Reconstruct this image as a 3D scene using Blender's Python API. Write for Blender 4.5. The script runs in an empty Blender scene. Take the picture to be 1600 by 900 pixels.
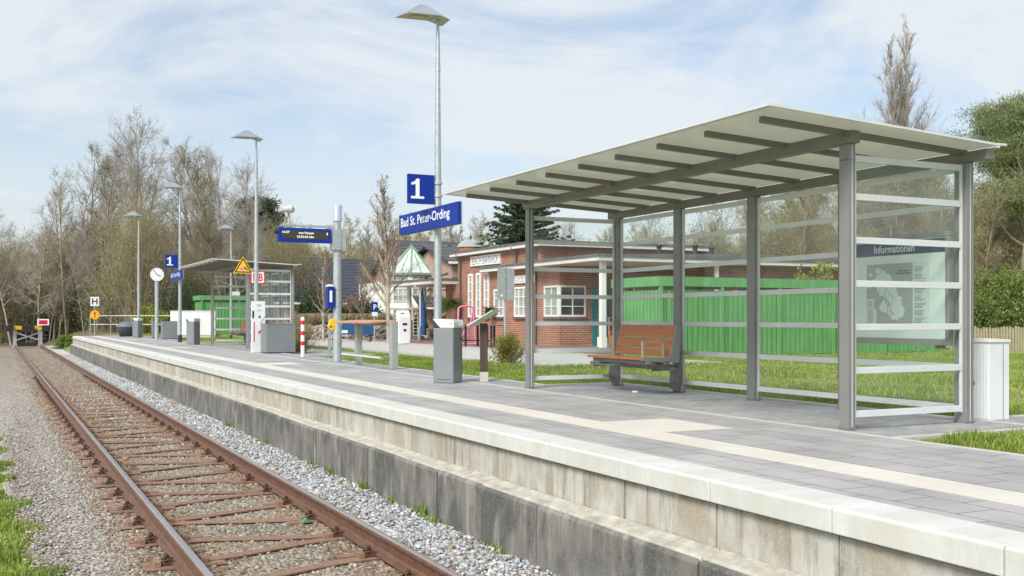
import bpy, math, random
import numpy as np
from mathutils import Vector, Matrix
S = bpy.context.scene
C = S.collection
R = math.radians
PI = math.pi
# ---------------------------------------------------------------- camera
CZ = 1.75            # eye height above the rail heads (z = 0)
FPX = 1634.0         # focal length in photo pixels
YAW = R(26.4)
PZ = 0.80            # platform top
cd = bpy.data.cameras.new('camera'); cam = bpy.data.objects.new('camera', cd); C.objects.link(cam)
cam.location = (0, 0, CZ); cam.rotation_euler = (R(90), 0, -YAW)
cd.sensor_width = 36; cd.lens = 36 * FPX / 1600; cd.shift_y = 47 / 1600
cd.clip_start = 0.1; cd.clip_end = 3000
S.camera = cam
# ---------------------------------------------------------------- sky, sun, exposure
SUN_EL, SUN_AZ = 42, 235       # azimuth clockwise from +Y
w = bpy.data.worlds.new('World'); S.world = w; w.use_nodes = True
nt = w.node_tree; N = nt.nodes; L = nt.links
for n in list(N): N.remove(n)
out = N.new('ShaderNodeOutputWorld'); bg = N.new('ShaderNodeBackground')
sky = N.new('ShaderNodeTexSky'); sky.sky_type = 'NISHITA'; sky.sun_disc = False
sky.sun_elevation = R(SUN_EL); sky.sun_rotation = R(SUN_AZ); sky.air_density = 1.0; sky.dust_density = 2.0; sky.ozone_density = 1.0
tc = N.new('ShaderNodeTexCoord'); mp = N.new('ShaderNodeMapping'); mp.inputs['Scale'].default_value = (1.0, 1.0, 2.6)
mp.inputs['Rotation'].default_value = (0, 0.06, 0.5)
n1 = N.new('ShaderNodeTexNoise'); n1.inputs['Scale'].default_value = 3.4; n1.inputs['Detail'].default_value = 12; n1.inputs['Roughness'].default_value = 0.60; n1.inputs['Distortion'].default_value = 0.55
r1 = N.new('ShaderNodeValToRGB'); r1.color_ramp.elements[0].position = 0.40; r1.color_ramp.elements[1].position = 0.58
r1.color_ramp.elements[0].color = (0.30, 0.30, 0.30, 1); r1.color_ramp.elements[1].color = (0.93, 0.93, 0.93, 1)
sx = N.new('ShaderNodeSeparateXYZ'); hz = N.new('ShaderNodeMapRange')
hz.inputs['From Min'].default_value = 0.0; hz.inputs['From Max'].default_value = 0.30; hz.inputs['To Min'].default_value = 1.0; hz.inputs['To Max'].default_value = 0.0
mx0 = N.new('ShaderNodeMath'); mx0.operation = 'MAXIMUM'; hzs = N.new('ShaderNodeMath'); hzs.operation = 'MULTIPLY'; hzs.inputs[1].default_value = 0.93
mx = N.new('ShaderNodeMix'); mx.data_type = 'RGBA'
CLOUD = (4.85, 5.15, 5.42, 1)
mx.inputs[7].default_value = CLOUD
L.new(tc.outputs['Generated'], mp.inputs[0]); L.new(mp.outputs[0], n1.inputs['Vector']); L.new(n1.outputs['Fac'], r1.inputs[0])
L.new(tc.outputs['Generated'], sx.inputs[0]); L.new(sx.outputs['Z'], hz.inputs['Value']); L.new(hz.outputs[0], hzs.inputs[0])
L.new(r1.outputs[0], mx0.inputs[0]); L.new(hzs.outputs[0], mx0.inputs[1])
L.new(mx0.outputs[0], mx.inputs[0]); L.new(sky.outputs[0], mx.inputs[6]); L.new(mx.outputs[2], bg.inputs['Color'])
bg.inputs['Strength'].default_value = 0.10
L.new(bg.outputs[0], out.inputs['Surface'])
sd = bpy.data.lights.new('sun', 'SUN'); sun = bpy.data.objects.new('sun', sd); C.objects.link(sun)
sd.energy = 2.4; sd.angle = R(22); sd.color = (1, 0.96, 0.9)
_a = R(SUN_AZ); _e = R(SUN_EL)
sdir = Vector((math.sin(_a) * math.cos(_e), math.cos(_a) * math.cos(_e), math.sin(_e)))
sun.rotation_euler = sdir.to_track_quat('Z', 'Y').to_euler(); sun.location = (0, 0, 60)
S.view_settings.view_transform = 'Standard'; S.view_settings.look = 'None'; S.view_settings.gamma = 1.0
S.view_settings.exposure = 0.76
try: S.view_settings.use_curve_mapping = False
except Exception: pass
S.cycles.use_denoising = True
S.cycles.max_bounces = 8; S.cycles.transparent_max_bounces = 24; S.cycles.transmission_bounces = 6
S.cycles.use_adaptive_sampling = True; S.cycles.adaptive_threshold = 0.02

# ---------------------------------------------------------------- photo pixel -> real place
SY, CY = math.sin(YAW), math.cos(YAW)
def D(x, d):
    l = (x - 800) / FPX * d
    return d * SY + l * CY, d * CY - l * SY
def G(x, y, z=PZ):
    d = FPX * (CZ - z) / (y - 497)
    return D(x, d)
def ZZ(y, d): return CZ + (497 - y) * d / FPX

# ---------------------------------------------------------------- materials
M = {}
def _pos(nt, obj=False):
    if obj: return nt.nodes.new('ShaderNodeTexCoord').outputs['Object']
    return nt.nodes.new('ShaderNodeNewGeometry').outputs['Position']
def mat(name, col, rough=0.6, metal=0.0, var=0.12, scale=4.0, bump=0.0, bscale=60.0, stretch=None, spec=0.5, attr=None, rnd=0.0, col2=None, dark=0.0, coat=0.0, sss=False):
    m = bpy.data.materials.new(name); m.use_nodes = True
    t = m.node_tree; n = t.nodes; l = t.links; b = n['Principled BSDF']
    b.inputs['Roughness'].default_value = rough; b.inputs['Metallic'].default_value = metal
    b.inputs['Specular IOR Level'].default_value = spec
    if coat: b.inputs['Coat Weight'].default_value = coat; b.inputs['Coat Roughness'].default_value = 0.15
    mapn = n.new('ShaderNodeMapping'); l.new(_pos(t), mapn.inputs[0])
    if stretch: mapn.inputs['Scale'].default_value = stretch
    no = n.new('ShaderNodeTexNoise'); no.inputs['Scale'].default_value = scale; no.inputs['Detail'].default_value = 6; no.inputs['Roughness'].default_value = 0.6
    l.new(mapn.outputs[0], no.inputs['Vector'])
    mr = n.new('ShaderNodeMapRange'); mr.inputs['From Min'].default_value = 0.3; mr.inputs['From Max'].default_value = 0.7
    l.new(no.outputs['Fac'], mr.inputs['Value'])
    mixn = n.new('ShaderNodeMix'); mixn.data_type = 'RGBA'
    c2 = col2 or tuple(c * (1 - var) for c in col[:3])
    c1 = col if col2 else tuple(min(1, c * (1 + var)) for c in col[:3])
    mixn.inputs[6].default_value = (*c2[:3], 1); mixn.inputs[7].default_value = (*c1[:3], 1)
    l.new(mr.outputs[0], mixn.inputs[0])
    o = mixn.outputs[2]
    if attr:
        a = n.new('ShaderNodeAttribute'); a.attribute_name = attr
        mu = n.new('ShaderNodeMix'); mu.data_type = 'RGBA'; mu.blend_type = 'MULTIPLY'; mu.inputs[0].default_value = 1
        l.new(o, mu.inputs[6]); l.new(a.outputs['Color'], mu.inputs[7]); o = mu.outputs[2]
    if rnd:
        oi = n.new('ShaderNodeObjectInfo'); mr2 = n.new('ShaderNodeMapRange'); mr2.inputs['To Min'].default_value = 1 - rnd; mr2.inputs['To Max'].default_value = 1 + rnd
        l.new(oi.outputs['Random'], mr2.inputs['Value'])
        mu = n.new('ShaderNodeMix'); mu.data_type = 'RGBA'; mu.blend_type = 'MULTIPLY'; mu.inputs[0].default_value = 1
        l.new(o, mu.inputs[6]); l.new(mr2.outputs[0], mu.inputs[7]); o = mu.outputs[2]
    l.new(o, b.inputs['Base Color'])
    if bump:
        nb = n.new('ShaderNodeTexNoise'); nb.inputs['Scale'].default_value = bscale; nb.inputs['Detail'].default_value = 4
        l.new(mapn.outputs[0], nb.inputs['Vector'])
        bp = n.new('ShaderNodeBump'); bp.inputs['Strength'].default_value = bump; bp.inputs['Distance'].default_value = 0.02
        l.new(nb.outputs['Fac'], bp.inputs['Height']); l.new(bp.outputs[0], b.inputs['Normal'])
    M[name] = m
    return m
def tweak(name):
    t = M[name].node_tree
    return t, t.nodes, t.links, t.nodes['Principled BSDF']
def glass_mat(name, tint=(0.90, 0.95, 0.92), refl=0.035, rough=0.0, film=0.0, filmcol=(0.8, 0.85, 0.83)):
    m = bpy.data.materials.new(name); m.use_nodes = True
    t = m.node_tree; n = t.nodes; l = t.links; n.remove(n['Principled BSDF'])
    o = n['Material Output']
    tr = n.new('ShaderNodeBsdfTransparent'); tr.inputs[0].default_value = (*tint, 1)
    gl = n.new('ShaderNodeBsdfGlossy'); gl.inputs['Roughness'].default_value = rough
    lw = n.new('ShaderNodeLayerWeight'); pw = n.new('ShaderNodeMath'); pw.operation = 'POWER'; pw.inputs[1].default_value = 4.0; l.new(lw.outputs['Facing'], pw.inputs[0]); lw.inputs[0].default_value = 0.5
    fr = n.new('ShaderNodeMapRange'); fr.inputs['To Min'].default_value = refl * 0.5; fr.inputs['To Max'].default_value = 0.4; l.new(pw.outputs[0], fr.inputs['Value'])
    mixs = n.new('ShaderNodeMixShader'); l.new(fr.outputs[0], mixs.inputs[0]); l.new(tr.outputs[0], mixs.inputs[1]); l.new(gl.outputs[0], mixs.inputs[2])
    last = mixs
    if film:
        df = n.new('ShaderNodeBsdfDiffuse'); df.inputs[0].default_value = (*filmcol, 1)
        no = n.new('ShaderNodeTexNoise'); no.inputs['Scale'].default_value = 3.0; no.inputs['Detail'].default_value = 8; l.new(_pos(t), no.inputs['Vector'])
        mr = n.new('ShaderNodeMapRange'); mr.inputs['From Min'].default_value = 0.45; mr.inputs['From Max'].default_value = 0.75; mr.inputs['To Min'].default_value = film * 0.35; mr.inputs['To Max'].default_value = film * 1.6
        l.new(no.outputs['Fac'], mr.inputs['Value'])
        m2 = n.new('ShaderNodeMixShader'); l.new(mr.outputs[0], m2.inputs[0]); l.new(last.outputs[0], m2.inputs[1]); l.new(df.outputs[0], m2.inputs[2]); last = m2
    l.new(last.outputs[0], o.inputs['Surface'])
    M[name] = m

mat('table_grey', (0.34, 0.36, 0.33), 0.45, 0.2, 0.07, 2.5)
mat('galv', (0.46, 0.50, 0.52), 0.45, 0.55, 0.16, 14, 0.05, 40)
mat('grey_paint', (0.235, 0.235, 0.225), 0.42, 0.2, 0.07, 2.5, 0.03, 90, coat=0.15)
mat('beam_paint', (0.20, 0.19, 0.175), 0.45, 0.15, 0.08, 2.5)
mat('white_bar', (0.66, 0.68, 0.69), 0.45, 0.1, 0.05, 3)
mat('bin_grey', (0.235, 0.25, 0.265), 0.42, 0.3, 0.08, 1.5, 0.02, 120)
mat('alu', (0.72, 0.73, 0.73), 0.38, 0.35, 0.06, 4)
mat('dark', (0.03, 0.032, 0.035), 0.5, 0, 0.2, 8)
mat('black_frame', (0.025, 0.025, 0.03), 0.6, 0, 0.2, 8)
mat('sign_blue', (0.005, 0.032, 0.27), 0.5, 0, 0.05, 1.5, spec=0.25)
mat('navy', (0.012, 0.02, 0.10), 0.35, 0, 0.15, 3)
mat('sign_white', (0.82, 0.83, 0.84), 0.4, 0, 0.03, 3)
mat('white_paint', (0.78, 0.78, 0.76), 0.45, 0, 0.06, 3)
mat('cabinet_white', (0.74, 0.76, 0.77), 0.5, 0, 0.05, 2.5, rnd=0.03)
mat('red_sign', (0.62, 0.015, 0.03), 0.4, 0, 0.06, 4)
mat('yellow_sign', (0.85, 0.50, 0.015), 0.4, 0, 0.05, 4)
mat('orange_sign', (0.85, 0.33, 0.02), 0.4, 0, 0.05, 4)
mat('yellow_rail', (0.72, 0.42, 0.03), 0.5, 0, 0.1, 4)
mat('pink', (0.72, 0.20, 0.36), 0.45, 0, 0.08, 4)
mat('parasol', (0.02, 0.09, 0.24), 0.8, 0, 0.2, 5)
mat('teal', (0.02, 0.22, 0.24), 0.45, 0, 0.1, 3)
mat('cyan', (0.03, 0.36, 0.46), 0.45, 0, 0.08, 3)
mat('wood_red', (0.36, 0.14, 0.055), 0.5, 0, 0.22, 6, 0.12, 30, stretch=(6, 0.6, 6))
mat('wood_pale', (0.50, 0.27, 0.16), 0.5, 0, 0.16, 6, 0.1, 30, stretch=(6, 0.6, 6))
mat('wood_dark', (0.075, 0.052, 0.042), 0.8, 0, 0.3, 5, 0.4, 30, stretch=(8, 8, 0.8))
mat('wood_picket', (0.42, 0.36, 0.24), 0.8, 0, 0.2, 5, 0.3, 30, stretch=(8, 8, 0.8))
mat('shed_green', (0.11, 0.31, 0.10), 0.65, 0, 0.2, 1.8, 0.15, 20, stretch=(5, 5, 0.7))
mat('terracotta', (0.5, 0.2, 0.09), 0.8)
mat('led', (0.1, 0.1, 0.08), 0.5)
t, n, l, b = tweak('led'); b.inputs['Emission Color'].default_value = (1, 0.96, 0.78, 1); b.inputs['Emission Strength'].default_value = 0.8
mat('screen', (0.045, 0.042, 0.035), 0.35)
mat('opal', (0.42, 0.44, 0.62), 0.3, 0, 0.04)
mat('under_lamp', (0.50, 0.44, 0.34), 0.5, 0, 0.12, 8)
mat('lamp_top', (0.50, 0.55, 0.60), 0.3, 0.75, 0.05, 3)
mat('horn', (0.48, 0.47, 0.42), 0.5, 0, 0.1, 6)
mat('roof_felt', (0.13, 0.135, 0.13), 0.85, 0, 0.25, 2.5, 0.3, 12)
mat('fascia', (0.68, 0.66, 0.62), 0.6, 0, 0.1, 2, stretch=(1, 1, 4))
mat('window_white', (0.80, 0.79, 0.75), 0.45, 0, 0.05, 3)
mat('window_cream', (0.66, 0.68, 0.58), 0.5, 0, 0.08, 3)
mat('render_white', (0.74, 0.74, 0.70), 0.8, 0, 0.07, 1.5)
mat('green_metal', (0.24, 0.36, 0.26), 0.45, 0.2, 0.12, 3)
mat('sill', (0.12, 0.10, 0.10), 0.7)
mat('concrete_pale', (0.50, 0.49, 0.45), 0.8, 0, 0.1, 5, 0.15, 90)
mat('concrete_kerb', (0.42, 0.40, 0.36), 0.85, 0, 0.15, 5, 0.2, 90)
mat('rock', (0.20, 0.17, 0.135), 0.9, 0, 0.35, 3, 0.5, 10, rnd=0.2)
mat('tyre_black', (0.02, 0.02, 0.02), 0.8)
mat('gritbin', (0.05, 0.055, 0.06), 0.45, 0, 0.1, 4)
mat('gritlid', (0.15, 0.17, 0.19), 0.4, 0, 0.1, 4)
mat('bark', (0.25, 0.215, 0.155), 0.9, 0, 0.35, 2.5, 0.5, 14, stretch=(3, 3, 1), rnd=0.18)
mat('bark_pale', (0.36, 0.33, 0.28), 0.9, 0, 0.35, 3.0, 0.4, 14, stretch=(3, 3, 1), rnd=0.15)
mat('twig', (0.31, 0.265, 0.18), 0.9, 0, 0.2, 0.5, rnd=0.22)
mat('twig_grey', (0.36, 0.325, 0.28), 0.9, 0, 0.2, 0.5, rnd=0.15)
mat('twig_tan', (0.27, 0.20, 0.13), 0.9, 0, 0.2, 0.5, rnd=0.15)
def leafm(name, col, var=0.3, rnd=0.15, scale=2.0):
    mat(name, col, 0.65, 0, var, scale, rnd=rnd, attr='Col')
    t, n, l, b = tweak(name)
    tr = n.new('ShaderNodeBsdfTranslucent'); ms = n.new('ShaderNodeMixShader'); ms.inputs[0].default_value = 0.35
    src = b.inputs['Base Color'].links[0].from_socket
    l.new(src, tr.inputs[0]); l.new(b.outputs[0], ms.inputs[1]); l.new(tr.outputs[0], ms.inputs[2]); l.new(ms.outputs[0], n['Material Output'].inputs['Surface'])
leafm('bud_olive', (0.33, 0.31, 0.12)); leafm('bud_yellow', (0.42, 0.38, 0.11)); leafm('bud_brown', (0.24, 0.175, 0.12))
leafm('leaf_fresh', (0.17, 0.25, 0.045)); leafm('leaf_yellow', (0.30, 0.34, 0.03)); leafm('leaf_pale', (0.42, 0.40, 0.14))
leafm('needle', (0.075, 0.11, 0.06)); leafm('needle_pine', (0.27, 0.32, 0.14)); leafm('leaf_dark', (0.035, 0.075, 0.02))
leafm('ball_green', (0.24, 0.27, 0.02)); leafm('blade', (0.215, 0.315, 0.05), rnd=0); leafm('dry_grass', (0.44, 0.36, 0.21), rnd=0.08)
leafm('petal_yellow', (0.8, 0.6, 0.02))
glass_mat('shelter_glass', (0.955, 0.98, 0.965), film=0.022)
glass_mat('clear_glass', (0.95, 0.97, 0.96))
mat('roof_glass', (0.50, 0.495, 0.455), 0.10, 0, 0.10, 1.2)
t, n, l, b = tweak('roof_glass')
tr = n.new('ShaderNodeBsdfTranslucent'); tr.inputs[0].default_value = (0.64, 0.635, 0.555, 1); ms = n.new('ShaderNodeMixShader'); ms.inputs[0].default_value = 0.55
tp = n.new('ShaderNodeBsdfTransparent'); tp.inputs[0].default_value = (0.8, 0.82, 0.7, 1); m3 = n.new('ShaderNodeMixShader'); m3.inputs[0].default_value = 0.10
l.new(b.outputs[0], ms.inputs[1]); l.new(tr.outputs[0], ms.inputs[2]); l.new(ms.outputs[0], m3.inputs[1]); l.new(tp.outputs[0], m3.inputs[2]); l.new(m3.outputs[0], n['Material Output'].inputs['Surface'])
mat('pane', (0.045, 0.05, 0.05), 0.06, 0, 0.4, 1.5, spec=0.8)
mat('pane_light', (0.32, 0.35, 0.33), 0.08, 0, 0.3, 1.2, spec=0.8)
mat('turret_glass', (0.60, 0.70, 0.66), 0.12, 0, 0.12, 1.2, spec=0.8)
mat('cream_metal', (0.55, 0.53, 0.47), 0.5, 0, 0.05)

# rail steel
mat('rail_steel', (0.175, 0.092, 0.058), 0.55, 0.25, 0.3, 30, 0.25, 120, stretch=(1, 0.3, 1))
mat('rail_head', (0.62, 0.55, 0.51), 0.27, 0.9, 0.12, 8, stretch=(1, 0.08, 1))
mat('sleeper_rust', (0.265, 0.16, 0.108), 0.85, 0.05, 0.28, 22, 0.4, 90, rnd=0.08)
mat('clip_rust', (0.09, 0.045, 0.03), 0.8, 0.1, 0.3, 40)
# stone meshes carry their own colour per stone
mat('stone', (0.9, 0.9, 0.9), 0.9, 0, 0.12, 40, 0.35, 160, attr='Col')

# weathered concrete of the platform wall
def concrete_wall(name, base, streak, stain, amt, topdark):
    mat(name, base, 0.85, 0, 0.08, 6, 0.05 if name == 'coping' else 0.3, 120, rnd=0.04 if name == 'coping' else 0.1)
    t, n, l, b = tweak(name)
    src = b.inputs['Base Color'].links[0].from_socket
    def noise(sc, stretch, lo, hi, det=5):
        mp = n.new('ShaderNodeMapping'); mp.inputs['Scale'].default_value = stretch; l.new(_pos(t), mp.inputs[0])
        no = n.new('ShaderNodeTexNoise'); no.inputs['Scale'].default_value = sc; no.inputs['Distortion'].default_value = 0.25; no.inputs['Detail'].default_value = det; no.inputs['Roughness'].default_value = 0.65
        l.new(mp.outputs[0], no.inputs['Vector'])
        mr = n.new('ShaderNodeMapRange'); mr.inputs['From Min'].default_value = lo; mr.inputs['From Max'].default_value = hi
        l.new(no.outputs['Fac'], mr.inputs['Value']); return mr.outputs[0]
    def mul(a, b_):
        m_ = n.new('ShaderNodeMath'); m_.operation = 'MULTIPLY'; l.new(a, m_.inputs[0])
        if isinstance(b_, float): m_.inputs[1].default_value = b_
        else: l.new(b_, m_.inputs[1])
        return m_.outputs[0]
    def mixc(f, a, col):
        m_ = n.new('ShaderNodeMix'); m_.data_type = 'RGBA'; l.new(f, m_.inputs[0]); l.new(a, m_.inputs[6]); m_.inputs[7].default_value = (*col, 1); return m_.outputs[2]
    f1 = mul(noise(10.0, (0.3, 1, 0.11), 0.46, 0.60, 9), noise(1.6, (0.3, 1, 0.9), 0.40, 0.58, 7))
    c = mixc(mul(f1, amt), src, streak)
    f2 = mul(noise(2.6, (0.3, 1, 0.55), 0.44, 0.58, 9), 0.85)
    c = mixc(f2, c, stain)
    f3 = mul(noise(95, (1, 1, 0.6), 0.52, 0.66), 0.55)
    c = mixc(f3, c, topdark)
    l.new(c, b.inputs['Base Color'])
concrete_wall('coping', (0.60, 0.61, 0.58), (0.50, 0.49, 0.42), (0.54, 0.54, 0.49), 0.4, (0.46, 0.45, 0.40))
concrete_wall('panel_concrete', (0.49, 0.485, 0.445), (0.18, 0.16, 0.12), (0.35, 0.30, 0.225), 0.85, (0.56, 0.54, 0.46))
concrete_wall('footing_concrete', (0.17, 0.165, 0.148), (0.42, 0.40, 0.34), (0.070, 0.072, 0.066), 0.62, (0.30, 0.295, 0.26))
mat('ledge_dust', (0.43, 0.41, 0.35), 0.9, 0, 0.3, 8, 0.4, 60)
mat('joint_dark', (0.06, 0.058, 0.05), 0.9)

def bricks(name, c1, c2, cm, bw, bh, mort, wall=True, rough=0.85, bumpd=0.006, off=0.5, rot=0.0, var=0.2, dirt=0.0):
    m = bpy.data.materials.new(name); m.use_nodes = True
    t = m.node_tree; n = t.nodes; l = t.links; b = n['Principled BSDF']; b.inputs['Roughness'].default_value = rough
    p = _pos(t)
    if wall:
        s = n.new('ShaderNodeSeparateXYZ'); l.new(p, s.inputs[0]); ad = n.new('ShaderNodeMath'); ad.operation = 'ADD'
        l.new(s.outputs['X'], ad.inputs[0]); l.new(s.outputs['Y'], ad.inputs[1])
        cb = n.new('ShaderNodeCombineXYZ'); l.new(ad.outputs[0], cb.inputs[0]); l.new(s.outputs['Z'], cb.inputs[1]); v = cb.outputs[0]
    else:
        mp_ = n.new('ShaderNodeMapping'); mp_.inputs['Rotation'].default_value = (0, 0, rot); l.new(p, mp_.inputs[0]); v = mp_.outputs[0]
    br = n.new('ShaderNodeTexBrick'); br.offset = off; br.inputs['Scale'].default_value = 1; br.inputs['Brick Width'].default_value = bw; br.inputs['Row Height'].default_value = bh
    br.inputs['Mortar Size'].default_value = mort; br.inputs['Mortar Smooth'].default_value = 0.15; br.inputs['Bias'].default_value = 0
    br.inputs['Color1'].default_value = (*c1, 1); br.inputs['Color2'].default_value = (*c2, 1); br.inputs['Mortar'].default_value = (*cm, 1)
    l.new(v, br.inputs['Vector'])
    no = n.new('ShaderNodeTexNoise'); no.inputs['Scale'].default_value = 1.3; no.inputs['Detail'].default_value = 7; l.new(p, no.inputs['Vector'])
    mr = n.new('ShaderNodeMapRange'); mr.inputs['From Min'].default_value = 0.3; mr.inputs['From Max'].default_value = 0.7; mr.inputs['To Min'].default_value = 1 - var; mr.inputs['To Max'].default_value = 1 + var
    l.new(no.outputs['Fac'], mr.inputs['Value'])
    mu = n.new('ShaderNodeMix'); mu.data_type = 'RGBA'; mu.blend_type = 'MULTIPLY'; mu.inputs[0].default_value = 1; l.new(br.outputs['Color'], mu.inputs[6]); l.new(mr.outputs[0], mu.inputs[7])
    o = mu.outputs[2]
    if dirt:
        n2 = n.new('ShaderNodeTexNoise'); n2.inputs['Scale'].default_value = 0.9; n2.inputs['Detail'].default_value = 9; n2.inputs['Roughness'].default_value = 0.7
        mp2 = n.new('ShaderNodeMapping'); mp2.inputs['Scale'].default_value = (1.6, 0.7, 1); l.new(p, mp2.inputs[0]); l.new(mp2.outputs[0], n2.inputs['Vector'])
        m2 = n.new('ShaderNodeMapRange'); m2.inputs['From Min'].default_value = 0.56; m2.inputs['From Max'].default_value = 0.70; m2.inputs['To Max'].default_value = dirt
        l.new(n2.outputs['Fac'], m2.inputs['Value'])
        mm = n.new('ShaderNodeMix'); mm.data_type = 'RGBA'; l.new(m2.outputs[0], mm.inputs[0]); l.new(o, mm.inputs[6]); mm.inputs[7].default_value = (0.47, 0.45, 0.42, 1); o = mm.outputs[2]
    l.new(o, b.inputs['Base Color'])
    bp = n.new('ShaderNodeBump'); bp.inputs['Strength'].default_value = 0.6; bp.inputs['Distance'].default_value = bumpd; bp.invert = True
    l.new(br.outputs['Fac'], bp.inputs['Height']); l.new(bp.outputs[0], b.inputs['Normal'])
    M[name] = m
bricks('brick', (0.37, 0.135, 0.072), (0.27, 0.09, 0.055), (0.40, 0.36, 0.30), 0.25, 0.083, 0.010, var=0.15)
bricks('brick_pale', (0.42, 0.27, 0.21), (0.36, 0.21, 0.16), (0.40, 0.36, 0.32), 0.25, 0.083, 0.010)
bricks('paving', (0.385, 0.378, 0.37), (0.325, 0.32, 0.315), (0.10, 0.10, 0.10), 0.40, 0.28, 0.0045, wall=False, rough=0.7, bumpd=0.003, rot=R(90), var=0.16, dirt=0.45)
bricks('paving_apron', (0.35, 0.35, 0.35), (0.27, 0.27, 0.272), (0.12, 0.12, 0.115), 0.21, 0.105, 0.004, wall=False, rough=0.75, bumpd=0.003, rot=0, var=0.2, dirt=0.75)
bricks('tactile', (0.68, 0.64, 0.565), (0.64, 0.60, 0.525), (0.55, 0.52, 0.46), 0.30, 0.0345, 0.006, wall=False, bumpd=0.004, rot=R(90), off=0.0, var=0.06)
bricks('red_paving', (0.30, 0.175, 0.14), (0.25, 0.145, 0.12), (0.24, 0.2, 0.17), 0.2, 0.1, 0.006, wall=False, var=0.15)
bricks('tiles_blue', (0.060, 0.070, 0.095), (0.046, 0.054, 0.075), (0.016, 0.019, 0.026), 0.32, 0.24, 0.03, off=0.0, rough=0.5, bumpd=0.03)
bricks('tiles_grey', (0.105, 0.11, 0.115), (0.085, 0.09, 0.095), (0.03, 0.03, 0.035), 0.32, 0.24, 0.03, off=0.0, rough=0.55, bumpd=0.03)
mat('road', (0.47, 0.455, 0.43), 0.85, 0, 0.07, 2, 0.15, 80)
mat('soil', (0.16, 0.125, 0.09), 0.95, 0, 0.4, 3, 0.6, 20)

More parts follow.
